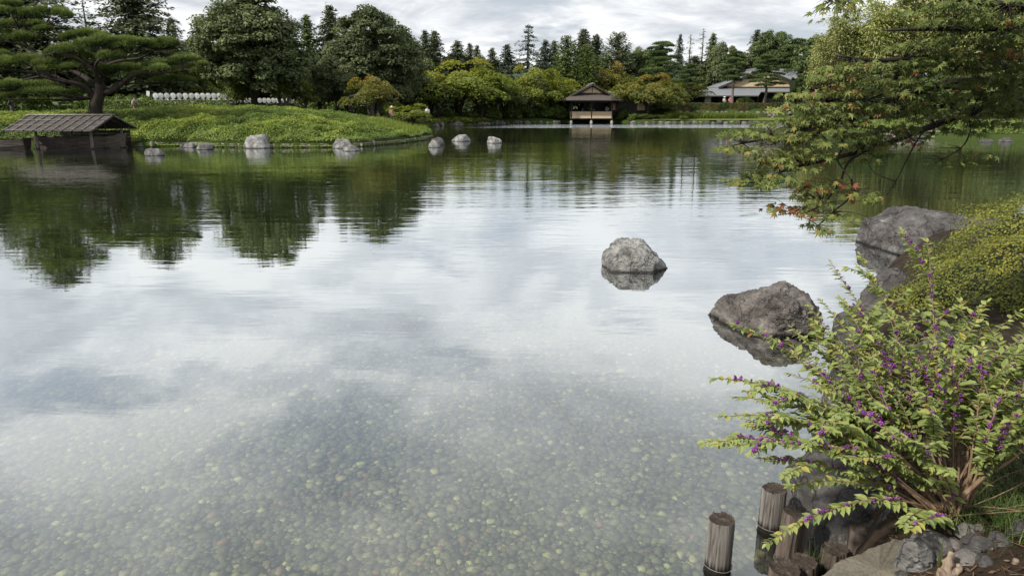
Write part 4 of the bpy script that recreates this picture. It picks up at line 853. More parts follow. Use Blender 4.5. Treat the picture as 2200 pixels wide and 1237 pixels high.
# ------------------------------------------------------------------ boat shed and boats
THATCH = wood_mat('board_weathered', (0.078, 0.070, 0.066), (0.030, 0.027, 0.026), grain=(2, 10, 10), amount=0.45)
BAMBOO_POLE = wood_mat('bamboo_pole', (0.20, 0.18, 0.16), (0.09, 0.08, 0.06), grain=(10, 3, 10))
def boat_shed():
    root = empty('boat_shed', (-24.45, 39, 0), label='low open boat shed with a grey boarded roof held by poles', cat='boat shed'); x0, x1 = -2.38, 2.40; ze, zr, hy = 0.96, 1.70, 2.2
    rng = np.random.default_rng(12)
    sl = math.hypot(hy, zr - ze); an = math.atan2(zr - ze, hy)
    for sgn in (-1, 1):
        for k in range(9):                                                # overlapping boards
            t = (k + 0.5) / 9; y = sgn * hy * (1 - t); z = ze + (zr - ze) * t
            for a, b in ((x0, x0 + 2.4 + rng.normal() * 0.4), (None, x1)):
                if a is None: a = e
                e = b; mb = MB(); mb.add(*box((0, 0, 0), (b - a - 0.012, sl / 9 * 1.16, 0.022))); q = mb.build('roof_board', THATCH, root); q.location = ((a + b) / 2, y, z + rng.normal() * 0.004); q.rotation_euler = (-sgn * an - sgn * 0.055, 0, rng.normal() * 0.003)
        for k in range(10):                                               # poles down the slope
            x = x0 + (x1 - x0) * (k + 0.15) / 9.3; mb = MB(); mb.add(*tube([(x, sgn * (hy + 0.07), ze + 0.02), (x + rng.normal() * 0.02, sgn * hy * 0.5, (ze + zr) / 2 + 0.055), (x, 0, zr + 0.05)], 0.028, 6)); mb.build('roof_pole', BAMBOO_POLE, root, True)
        for k in range(4):                                                # battens across
            t = 0.02 + k * 0.32; mb = MB(); mb.add(*tube([(x0 - 0.04, sgn * hy * (1 - t), ze + (zr - ze) * t + 0.065), (x1 + 0.04, sgn * hy * (1 - t), ze + (zr - ze) * t + 0.065)], 0.018, 6)); mb.build('batten', BAMBOO_POLE, root, True)
        mb = MB(); mb.add(*tube([(x0 + 0.1, sgn * 1.62, ze + 0.06), (x1 - 0.1, sgn * 1.62, ze + 0.06)], 0.06, 8)); mb.build('beam', WOOD_DARK, root, True)
        for x in (x0 + 1.30, x1 - 0.55): 
            mb = MB(); mb.add(*log_mesh(int(abs(x) * 10), 0.075, 1.75, 10, 5)); q = mb.build('post', WOOD_GREY, root, True); q.location = (x, sgn * 1.50, -0.75)
    for k in range(5): MB().add(*box((0.1, 1.85, 0.02 + k * 0.19), (4.1, 0.04, 0.18))).build('shade_board', WOOD_DARK, root)  # dark boards added to stand in for the deep shade behind the boat
    mb = MB(); mb.add(*tube([(x0 - 0.05, 0, zr + 0.06), (x1 + 0.05, 0, zr + 0.06)], 0.05, 8)); mb.build('ridge_pole', BAMBOO_POLE, root, True)
    for x in (x0 + 0.1, x1 - 0.35): mb = MB(); mb.add(*tube([(x, -2.0, ze + 0.0), (x, 0, zr - 0.12), (x, 2.0, ze + 0.0)], 0.04, 6)); mb.build('rafter', WOOD_DARK, root, True)
    for x in (x1 - 0.6, x0 + 1.2): mb = MB(); mb.add(*tube([(x, 0, 0.95), (x, 0, zr - 0.1)], 0.04, 6)); mb.build('king_post', WOOD_DARK, root, True)
boat_shed()
BOATW = wood_mat('boat_wood', (0.105, 0.088, 0.078), (0.045, 0.037, 0.032), grain=(1.5, 12, 12), amount=0.35)
def boat(loc, rz, L, beam, hgt, label):
    root = empty('wooden_boat', loc, rz, label=label, cat='boat'); n = 13
    st = np.linspace(-1, 1, n); wl = beam / 2 * (1 - 0.45 * np.clip(st - 0.15, 0, 1) ** 1.6 - 0.25 * np.clip(-st - 0.4, 0, 1) ** 2); sheer = hgt * (0.72 + 0.22 * np.clip(st, 0, 1) ** 2.2 + 0.10 * np.clip(-st, 0, 1) ** 2); keel = -0.10 + 0.34 * np.clip(st - 0.55, 0, 1) ** 1.5
    X = st * L / 2; mid = keel + (sheer - keel) * 0.45
    def strip(ya, za, yb, zb, name, off=0.0):
        for s in (-1, 1):
            V = np.concatenate([np.stack([X, s * (ya + off), za], 1), np.stack([X, s * (yb + off), zb], 1), np.stack([X, s * (ya + off - 0.035), za], 1), np.stack([X, s * (yb + off - 0.035), zb], 1)]); F = []
            for i in range(n - 1):
                for a, b in ((0, n), (2 * n, 3 * n)): F.append((a + i, a + i + 1, b + i + 1, b + i))
                F.append((i, i + 1, 2 * n + i + 1, 2 * n + i)); F.append((n + i, n + i + 1, 3 * n + i + 1, 3 * n + i))
            MB().add(V, F).build(name, BOATW, root)
    strip(wl * 0.74, keel, wl * 0.88, mid, 'lower_plank'); strip(wl * 0.90, mid - 0.03, wl, sheer, 'upper_plank', 0.012)
    V = np.concatenate([np.stack([X, wl * 0.74, keel + 0.01], 1), np.stack([X, -wl * 0.74, keel + 0.01], 1)]); MB().add(V, [(i, i + 1, n + i + 1, n + i) for i in range(n - 1)]).build('bottom', BOATW, root)
    b = MB(); b.add([(X[-1], wl[-1] + .02, sheer[-1] + .04), (X[-1], -wl[-1] - .02, sheer[-1] + .04), (X[-1] - 0.12, -wl[-1] * .72, keel[-1] - .02), (X[-1] - 0.12, wl[-1] * .72, keel[-1] - .02), (X[-1] + 0.06, wl[-1] + .02, sheer[-1] + .04), (X[-1] + 0.06, -wl[-1] - .02, sheer[-1] + .04), (X[-1] - 0.06, -wl[-1] * .72, keel[-1] - .02), (X[-1] - 0.06, wl[-1] * .72, keel[-1] - .02)], [(0, 1, 2, 3), (7, 6, 5, 4), (0, 4, 5, 1), (1, 5, 6, 2), (2, 6, 7, 3), (3, 7, 4, 0)]); b.build('bow_board', BOATW, root)
    b = MB(); b.add(*box((X[0], 0, (keel[0] + sheer[0]) / 2), (0.05, wl[0] * 1.8, sheer[0] - keel[0]))); b.build('transom', BOATW, root)
    for t in (-0.5, 0.1, 0.55): b = MB(); b.add(*box((t * L / 2, 0, hgt * 0.60), (0.16, beam * 0.86, 0.03))); b.build('thwart', BOATW, root)
boat((-23.9, 38.7, 0.02), R(-3), 4.7, 1.15, 0.74, 'old wooden flat bottomed boat moored under the boat shed roof')
boat((-28.2, 37.6, 0.02), R(2), 4.0, 1.05, 0.55, 'second wooden boat at the left edge beside the boat shed')

# ------------------------------------------------------------------ white parasols on racks behind the mound
def parasols():
    m, nt, out = new_mat('parasol_paper'); t = NT(nt)
    b = t.bsdf(t.ramp(t.noise(t.coord('Object'), 30, 3), [(0.3, (0.80, 0.80, 0.79)), (0.7, (0.86, 0.86, 0.85))]), 0.7); tr = t.n('ShaderNodeBsdfTranslucent'); tr.inputs[0].default_value = (0.8, 0.8, 0.78, 1)
    ms = t.n('ShaderNodeMixShader'); ms.inputs[0].default_value = 0.3; t.L.new(b, ms.inputs[1]); t.L.new(tr.outputs[0], ms.inputs[2]); t.L.new(ms.outputs[0], out.inputs[0])
    wood = simple_mat('parasol_wood', (0.16, 0.11, 0.07)); n = 24; ang = np.linspace(0, 2 * np.pi, n, endpoint=False); cm = MB()
    V = [(0, 0, 0.045)] + [(0.5 * f * math.cos(a) * (1 if k % 2 else 0.99), 0.5 * f * math.sin(a), 0.045 * (1 - f ** 1.3)) for f in (0.5, 1.0) for k, a in enumerate(ang)]
    F = [(0, 1 + k, 1 + (k + 1) % n) for k in range(n)] + [(1 + k, 1 + n + k, 1 + n + (k + 1) % n, 1 + (k + 1) % n) for k in range(n)]
    cm.add(V, F); canopy = cm.mesh('canopy', m, False)
    rb = MB()
    for k in range(0, n, 2): a = ang[k]; rb.add(*tube([(0, 0, 0.034), (0.25 * math.cos(a), 0.25 * math.sin(a), 0.016), (0.49 * math.cos(a), 0.49 * math.sin(a), -0.004)], 0.004, 4))
    ribs = rb.mesh('ribs', wood); hb = MB(); hb.add(*tube([(0, 0, 0.03), (0, 0, 0.055), (0, 0, 0.07)], [0.05, 0.045, 0.02], 10)); hub = hb.mesh('hub', wood, True); hd = MB(); hd.add(*tube([(0, 0, -0.62), (0, 0, 0.03)], 0.010, 6)); handle = hd.mesh('handle', wood, True)
    spots = [(px, 206, 0, 62.0 + (px - 330) * 0.012, i) for i, px in enumerate([334, 345, 358, 371.5, 385, 398, 411, 423, 435, 447, 459, 470.5, 481])]
    spots += [(px, 218.0 if px < 490 else 216.0, 1, 62.0 + (px - 330) * 0.012, i) for i, px in enumerate([300, 309, 334, 345, 358, 371.5, 385, 398, 411, 423, 435, 447, 459, 470.5, 483, 496, 507, 518, 528.5, 538, 548, 558, 568, 577, 587, 596, 606, 616, 627])]
    rng = np.random.default_rng(5); ords = ORD or ['first', 'second', 'third', 'fourth', 'fifth', 'sixth', 'seventh', 'eighth', 'ninth', 'tenth', 'eleventh', 'twelfth', 'thirteenth', 'fourteenth', 'fifteenth', 'sixteenth', 'seventeenth', 'eighteenth', 'nineteenth', 'twentieth', 'twenty first', 'twenty second', 'twenty third', 'twenty fourth', 'twenty fifth', 'twenty sixth', 'twenty seventh', 'twenty eighth', 'twenty ninth']
    for (px, py, row, Y, i) in spots:
        p = W(px, py, Y); e = empty('paper_parasol', p, label='open white paper parasol, %s from the left in the %s row' % (ords[i], 'upper' if row == 0 else 'lower'), cat='parasol', group='white parasols on the display racks')
        e.rotation_euler = (R(90) + rng.normal() * 0.05, 0, R(14) + rng.normal() * 0.06); e.scale = (1.06 if row == 0 else 0.98,) * 3; e.scale = [1.0] * 3 if px > 500 else e.scale
        s = 0.485 if px < 490 else 0.44; e.scale = (s,) * 3
        for nm, me in (('canopy', canopy), ('ribs', ribs), ('hub', hub), ('handle', handle)): link(nm, me, e)
    rack = empty('display_rack', W(400, 214, 63.0), label='dark wooden display rack carrying the rows of white parasols', cat='rack'); o = np.array(rack.location)
    for row, py in ((0, 206), (1, 222)):
        a, b = W(325 if row == 0 else 295, py, 62.42), W(486 if row == 0 else 632, py + (0 if row == 0 else 3), 64.4 if row == 0 else 66.0); MB().add(*tube([a - o, b - o], 0.03, 6)).build('rail', WOOD_DARK, rack, True)
    for px in (326, 366, 406, 446, 486, 530, 580, 632): p = W(px, 210, 62.46 + (px - 330) * 0.012); MB().add(*tube([(p[0] - o[0], p[1] - o[1], gz(p[0], p[1]) - o[2] - 0.1), (p[0] - o[0], p[1] - o[1], (p[2] if px < 490 else p[2] - 0.4) - o[2] + 0.3)], 0.035, 6)).build('post', WOOD_DARK, rack, True)
    p = W(318, 208, 61.6); sg = empty('banner', p, label='narrow white upright banner beside the parasol rows', cat='banner'); MB().add(*box((0, 0, 0), (0.26, 0.02, 0.95))).build('cloth', simple_mat('banner_white', (0.78, 0.78, 0.77)), sg); MB().add(*tube([(-0.15, 0.02, gz(p[0], p[1]) - p[2]), (-0.15, 0.02, 0.6)], 0.015, 6)).build('pole', WOOD_DARK, sg, True); sg.rotation_euler = (0, R(6), R(10))
parasols()

# ------------------------------------------------------------------ people
SKIN = simple_mat('skin', (0.50, 0.33, 0.25), 0.6, amp=0.05, bump=0.0); HAIR = simple_mat('hair', (0.018, 0.014, 0.012), 0.5, bump=0.1)
def cloth(c, nm='cloth'): return simple_mat(nm, c, 0.85, nscale=14, amp=0.2)
def person(loc, rz, h, label, top, bottom, skirt=None, pose='stand', hair=HAIR, hat=None, pattern=None, long_hair=False):
    root = empty('person', loc, rz, label=label, cat='person'); k = h / 1.7; sit = pose == 'sit'; hz = 0.46 if sit else 0.90
    J = {'pel': (0, 0, hz), 'chest': (0, 0.01, hz + 0.38), 'neck': (0, 0.0, hz + 0.56), 'jaw': (0, -0.015, hz + 0.63), 'head': (0, -0.01, hz + 0.73), 'crown': (0, 0, hz + 0.80)}
    for s, n in ((-1, 'l'), (1, 'r')):
        J['sh' + n] = (s * 0.17, 0, hz + 0.50); J['el' + n] = (s * 0.23, 0.01, hz + 0.23); J['wr' + n] = (s * 0.15, -0.19, hz + 0.12); J['ha' + n] = (s * 0.11, -0.25, hz + 0.10); J['hip' + n] = (s * 0.09, 0, hz - 0.04)
        if sit: J['kn' + n] = (s * 0.12, -0.42, 0.48); J['an' + n] = (s * 0.11, -0.40, 0.08); J['to' + n] = (s * 0.12, -0.56, 0.04)
        else: J['kn' + n] = (s * 0.095, -0.02, 0.48); J['an' + n] = (s * 0.09, 0.02, 0.08); J['to' + n] = (s * 0.10, -0.12, 0.04)
    RA = {'pel': .13, 'chest': .135, 'neck': .05, 'jaw': .07, 'head': .088, 'crown': .06, 'sh': .06, 'el': .042, 'wr': .03, 'ha': .032, 'hip': .085, 'kn': .055, 'an': .042, 'to': .035}
    E = [('pel', 'chest'), ('chest', 'neck'), ('neck', 'jaw'), ('jaw', 'head'), ('head', 'crown')] + [e for n in 'lr' for e in (('chest', 'sh' + n), ('sh' + n, 'el' + n), ('el' + n, 'wr' + n), ('wr' + n, 'ha' + n), ('pel', 'hip' + n), ('hip' + n, 'kn' + n), ('kn' + n, 'an' + n), ('an' + n, 'to' + n))]
    ks = list(J); me = bpy.data.meshes.new('body'); me.from_pydata([tuple(c * k for c in J[q]) for q in ks], [(ks.index(a), ks.index(b)) for a, b in E], []); me.materials.append(SKIN)
    ob = link('body', me, root); md = ob.modifiers.new('skin', 'SKIN'); ob.modifiers.new('sub', 'SUBSURF').levels = 1; ob.modifiers['sub'].render_levels = 1
    if not me.skin_vertices: me.skin_vertices.new()
    for i, q in enumerate(ks):
        r = RA.get(q) or RA[q[:-1]]; sv = me.skin_vertices[0].data[i]; sv.radius = (r * k, r * k * 0.8 if q in ('pel', 'chest') else r * k); sv.use_root = q == 'pel'
    md.use_smooth_shade = True
    def lathe(name, prof, mat, cy=0.0, fl=0.8):
        n = 14; ang = np.linspace(0, 2 * np.pi, n, endpoint=False); V = np.concatenate([np.stack([np.cos(ang) * r * k, np.sin(ang) * r * fl * k + cy * k, np.full(n, z * k)], 1) for z, r in prof]); F = [(i * n + q, i * n + (q + 1) % n, (i + 1) * n + (q + 1) % n, (i + 1) * n + q) for i in range(len(prof) - 1) for q in range(n)]
        return MB().add(V, F).build(name, mat, root, True)
    lathe('top', [(hz - 0.06, .155), (hz + 0.1, .150), (hz + 0.32, .170), (hz + 0.47, .175), (hz + 0.535, .12), (hz + 0.57, .062)], top)
    for s in (-1, 1): MB().add(*tube([np.array(p) * k for p in ((s * 0.15, 0, hz + 0.49), (s * 0.24, 0.01, hz + 0.24), (s * 0.165, -0.16, hz + 0.13))], [0.078 * k, 0.068 * k, (0.11 if skirt else 0.052) * k], 8)).build('sleeve', top, root, True)
    if skirt: lathe('skirt', [(0.04, .185), (0.3, .165), (0.6, .170), (hz + 0.0, .165), (hz + 0.12, .158)], skirt); lathe('sash', [(hz + 0.08, .165), (hz + 0.12, .172), (hz + 0.26, .172), (hz + 0.29, .16)], bottom)
    else:
        for s, n in ((-1, 'l'), (1, 'r')): MB().add(*tube([np.array(p) * k for p in ((s * 0.08, 0, hz + 0.02), J['kn' + n], (J['an' + n][0], J['an' + n][1], 0.10))], [0.105 * k, 0.078 * k, 0.066 * k], 8)).build('trouser_leg', bottom, root, True)
    V, F = ico(2); H = V * np.array((0.098, 0.108, 0.115)); H[:, 2] = np.where((V[:, 1] < -0.25) & (V[:, 2] < 0.25), np.maximum(H[:, 2], 0.02), H[:, 2]); H[:, 1] += 0.018
    if long_hair: H[:, 2] = np.where(V[:, 2] < -0.4, H[:, 2] * 1.9, H[:, 2])
    MB().add((H + (0, -0.008, hz + 0.735)) * k, F).build('hair', hair, root, True)
    if hat: lathe('hat', [(hz + 0.74, .26), (hz + 0.76, .25), (hz + 0.78, .12), (hz + 0.86, .09), (hz + 0.88, .01)], hat, fl=1.0)
    return root
def people():
    m, nt, out = new_mat('kimono_print'); t = NT(nt); v = t.coord('Object'); vo = t.vor(v, 9, out=1); c = t.ramp(t.noise(v, 7, 3), [(0.40, (0.20, 0.17, 0.14)), (0.5, (0.36, 0.32, 0.27)), (0.6, (0.10, 0.08, 0.07))]); t.L.new(t.bsdf(c, 0.85), out.inputs[0])
    m2, nt, out = new_mat('kimono_skirt'); t = NT(nt); v = t.coord('Object'); c = t.ramp(t.noise(v, 6, 3), [(0.40, (0.22, 0.085, 0.060)), (0.52, (0.34, 0.17, 0.12)), (0.62, (0.12, 0.05, 0.04))]); t.L.new(t.bsdf(c, 0.85), out.inputs[0])
    p = W(291, 236, 56.8); person((p[0], p[1], gz(p[0], p[1])), R(70), 1.68, 'person in a patterned brown kimono with reddish skirt walking behind the hedge', m, cloth((0.10, 0.06, 0.05), 'sash_cloth'), m2)
    p = W(1304, 238, 97.6); person((p[0], p[1], 0.60), R(-20), 1.62, 'person in a white top standing inside the open pavilion', cloth((0.70, 0.69, 0.66), 'white_cloth'), cloth((0.03, 0.03, 0.035), 'black_cloth'), long_hair=True)
    p = W(906, 240, 62); person((p[0] - 6.2, p[1], gz(p[0] - 6.2, p[1])), R(30), 1.65, 'person in black clothes in the shade behind the mound', cloth((0.02, 0.02, 0.024), 'dark_cloth'), cloth((0.03, 0.03, 0.035), 'dark_trousers'))
    p = W(812, 248, 60); person((p[0], p[1], gz(p[0], p[1])), R(-60), 1.5, 'person sitting low beside the forked rusty maple', cloth((0.25, 0.16, 0.12), 'tan_cloth'), cloth((0.10, 0.07, 0.06), 'brown_trousers'), pose='sit')
    p = W(842, 246, 61); person((p[0], p[1], gz(p[0], p[1])), R(20), 1.58, 'person with a white hat and pink top left of the low yellow maple', cloth((0.45, 0.24, 0.21), 'pink_cloth'), cloth((0.12, 0.10, 0.10), 'grey_trousers'), hat=cloth((0.6, 0.58, 0.54), 'hat_cloth'))
    p = W(918, 240, 80); person((p[0], p[1], gz(p[0], p[1])), R(0), 1.6, 'small figure in white under the large far maple', cloth((0.68, 0.67, 0.64), 'white_shirt'), cloth((0.06, 0.06, 0.07), 'navy_trousers'))
    p = W(1556, 222, 105); person((p[0], p[1], gz(p[0], p[1])), R(10), 1.65, 'figure with a broad white sun hat behind the terrace hedge', cloth((0.55, 0.50, 0.48), 'cream_cloth'), cloth((0.1, 0.1, 0.1), 'charcoal_trousers'), hat=cloth((0.75, 0.74, 0.72), 'sun_hat'))
    p = W(1561, 222, 106); person((p[0] + 0.5, p[1], gz(p[0], p[1])), R(-30), 1.68, 'figure in a red and white top beside the sun hat behind the hedge', cloth((0.42, 0.14, 0.13), 'red_cloth'), cloth((0.05, 0.05, 0.06), 'black_trousers'))
    p = W(26, 232, 55); person((p[0], p[1], gz(p[0], p[1])), R(-90), 1.68, 'person in dark clothes under the garden pine at the left edge', cloth((0.03, 0.03, 0.04), 'dark_jacket'), cloth((0.05, 0.05, 0.06), 'dark_pants'))
people()

# ------------------------------------------------------------------ pavilion on the water
CREAM = simple_mat('plaster_cream', (0.62, 0.49, 0.32), 0.85, nscale=3, amp=0.10, bump=0.1)
BARKROOF = simple_mat('bark_shingle', (0.085, 0.072, 0.066), 0.9, nscale=5, amp=0.5, stretch=(1, 1, 6), bump=0.5, bdist=0.05)
TILE = simple_mat('roof_metal', (0.185, 0.195, 0.210), 0.55, nscale=2.0, amp=0.16, stretch=(0.6, 4, 4), bump=0.15, bdist=0.02)
RIDGE = simple_mat('ridge_tile', (0.42, 0.42, 0.43), 0.6); STONE = simple_mat('dressed_stone', (0.30, 0.29, 0.27), 0.85, nscale=10)
SHOJI = simple_mat('shoji_paper', (0.40, 0.40, 0.38), 0.8, amp=0.05, bump=0.0); BROWNW = wood_mat('wall_brown', (0.10, 0.066, 0.046), (0.04, 0.027, 0.02), grain=(8, 8, 1))
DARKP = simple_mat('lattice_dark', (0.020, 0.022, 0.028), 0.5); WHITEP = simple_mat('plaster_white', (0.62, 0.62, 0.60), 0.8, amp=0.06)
def slab(name, P, th, mat, parent):
    """a thick sheet from one polygon, extruded downwards"""
    P = np.asarray(P, float); n = len(P); nn = np.cross(P[1] - P[0], P[2] - P[0]); nn = nn / np.linalg.norm(nn); nn = nn if nn[2] > 0 else -nn; V = np.concatenate([P, P - nn * th])
    return MB().add(V, [tuple(range(n)), tuple(range(2 * n - 1, n - 1, -1))] + [(i, i + n, (i + 1) % n + n, (i + 1) % n) for i in range(n)]).build(name, mat, parent)
def bx(name, c, s, mat, parent): return MB().add(*box(c, s)).build(name, mat, parent)
def pavilion():
    o = empty('pavilion', (10.7, 95, 0), label='open wooden pavilion with cream railing panels standing in the water', cat='pavilion'); xs = (-2.70, 0.03, 2.80); D = 5.2
    for yy in (0.0, D / 2, D):
        for i, x in enumerate(xs):
            if yy == D / 2 and i == 1: continue
            bx('post', (x, yy, 1.52), (0.15, 0.15, 2.55), WOOD_DARK, o)
            MB().add(*tube([(x, yy, -0.75), (x, yy, 0.02), (x, yy, 0.26)], [0.24, 0.22, 0.12], 10)).build('footing_stone', STONE, o, True)
    bx('floor', (0.05, D / 2, 0.50), (5.7, D + 0.3, 0.12), WOOD_DARK, o)
    for a, b in ((0, 1), (1, 2)): bx('railing_panel', ((xs[a] + xs[b]) / 2, -0.05, 0.97), (xs[b] - xs[a] - 0.17, 0.05, 0.90), CREAM, o); bx('handrail', ((xs[a] + xs[b]) / 2, -0.05, 1.46), (xs[b] - xs[a] - 0.156, 0.10, 0.07), WOOD_DARK, o)
    for s in (0, 2):
        bx('railing_panel', (xs[s], D / 4, 0.97), (0.05, D / 2 - 0.17, 0.90), CREAM, o); bx('handrail', (xs[s], D / 4, 1.46), (0.10, D / 2 - 0.156, 0.07), WOOD_DARK, o)
    for yy in (0.0, D): bx('lintel', (0.05, yy, 2.68), (5.60, 0.12, 0.22), WOOD_DARK, o); bx('frieze', (0.05, yy, 2.90), (5.4, 0.06, 0.22), BROWNW, o)
    for x in (xs[0], xs[2]): bx('lintel', (x, D / 2, 2.675), (0.12, D - 0.13, 0.22), WOOD_DARK, o)
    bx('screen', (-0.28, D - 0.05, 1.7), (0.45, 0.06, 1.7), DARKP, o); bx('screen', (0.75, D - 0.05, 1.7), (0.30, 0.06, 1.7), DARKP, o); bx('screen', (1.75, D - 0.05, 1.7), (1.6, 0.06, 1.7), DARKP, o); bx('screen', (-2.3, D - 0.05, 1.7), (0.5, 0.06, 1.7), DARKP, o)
    bx('ceiling', (0.05, D / 2, 3.03), (5.5, D, 0.04), WOOD_DARK, o)
    ox, oy0, oy1, ix, iy0, iy1, ze, zi = 4.06, -1.25, 6.4, 2.55, 0.35, 4.9, 2.90, 3.58
    O = [(-ox + .05, oy0, ze), (ox + .05, oy0, ze), (ox + .05, oy1, ze), (-ox + .05, oy1, ze)]; I = [(-ix, iy0, zi), (ix, iy0, zi), (ix, iy1, zi), (-ix, iy1, zi)]
    roof = slab('roof', [O[0], O[1], I[1], I[0]], 0.13, BARKROOF, o)
    for k in range(1, 4): slab('skirt_roof', [O[k], O[(k + 1) % 4], I[(k + 1) % 4], I[k]], 0.13, BARKROOF, roof)
    for s in (-1, 1): slab('gable_roof', [(0.08, -0.05, 5.0), (0.08, 5.3, 5.0), (s * 2.9, 5.3, 3.50), (s * 2.9, -0.05, 3.50)], 0.16, BARKROOF, roof)
    for s in (-1, 1): slab('barge_board', [(0.08, -0.12, 5.03), (0.08, -0.055, 5.03), (s * 2.95, -0.055, 3.50), (s * 2.95, -0.12, 3.50)], 0.22, WOOD_DARK, roof)
    MB().add([(-2.3, 0.42, 3.5), (2.4, 0.42, 3.5), (0.08, 0.42, 4.78), (-2.3, 0.5, 3.5), (2.4, 0.5, 3.5), (0.08, 0.5, 4.78)], [(0, 1, 2), (5, 4, 3), (0, 3, 4, 1), (1, 4, 5, 2), (2, 5, 3, 0)]).build('gable_wall', WOOD_DARK, o)
    for s in (-1, 1): MB().add([(0.08 + s * 0.05, 0.40, 3.86), (0.08 + s * 1.35, 0.40, 3.86), (0.08 + s * 0.05, 0.40, 4.60), (0.08 + s * 0.05, 0.43, 3.86), (0.08 + s * 1.35, 0.43, 3.86), (0.08 + s * 0.05, 0.43, 4.60)], [(0, 1, 2), (5, 4, 3), (0, 3, 4, 1), (1, 4, 5, 2), (2, 5, 3, 0)]).build('gable_panel', CREAM, o)
    MB().add(*tube([(0.08, -0.15, 5.06), (0.08, 5.35, 5.06)], 0.10, 8)).build('ridge', TILE, roof, True); bx('ridge_board', (-0.32, 1.4, 4.86), (0.5, 0.5, 0.06), RIDGE, roof)
    # the annex behind on the right
    a = empty('pavilion_annex', (16.0, 99.5, 0.9), label='low annex with dark lattice window joined behind the right of the pavilion', cat='building')
    bx('wall', (0.0, 0, 0.9), (5.4, 3.4, 1.9), BROWNW, a); bx('plaster_panel', (1.85, -1.715, 1.15), (1.05, 0.03, 0.95), CREAM, a); bx('plaster_panel', (-1.95, -1.715, 1.15), (0.55, 0.03, 0.95), CREAM, a)
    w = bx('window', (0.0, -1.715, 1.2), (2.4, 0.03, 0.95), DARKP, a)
    for k in range(9): bx('lattice_bar', (-1.1 + k * 0.275, -1.745, 1.2), (0.035, 0.02, 0.93), WOOD_DARK, w)
    bx('base_board', (0.0, -1.72, 0.30), (5.42, 0.03, 0.62), WOOD_DARK, a)
    r = slab('roof', [(-3.4, -2.9, 1.95), (3.2, -2.9, 1.95), (3.2, 0, 2.95), (-3.4, 0, 2.95)], 0.14, BARKROOF, a); slab('rear_roof', [(-3.4, 2.9, 1.95), (3.2, 2.9, 1.95), (3.2, 0.0, 2.95), (-3.4, 0.0, 2.95)], 0.14, BARKROOF, r); bx('ridge', (-0.1, 0, 3.02), (6.7, 0.42, 0.20), TILE, r); bx('ridge_cap', (-0.1, 0, 3.15), (6.75, 0.28, 0.05), RIDGE, r)
    bx('eave_post', (-2.6, -2.6, 0.85), (0.12, 0.12, 2.0), WOOD_DARK, a)
pavilion()

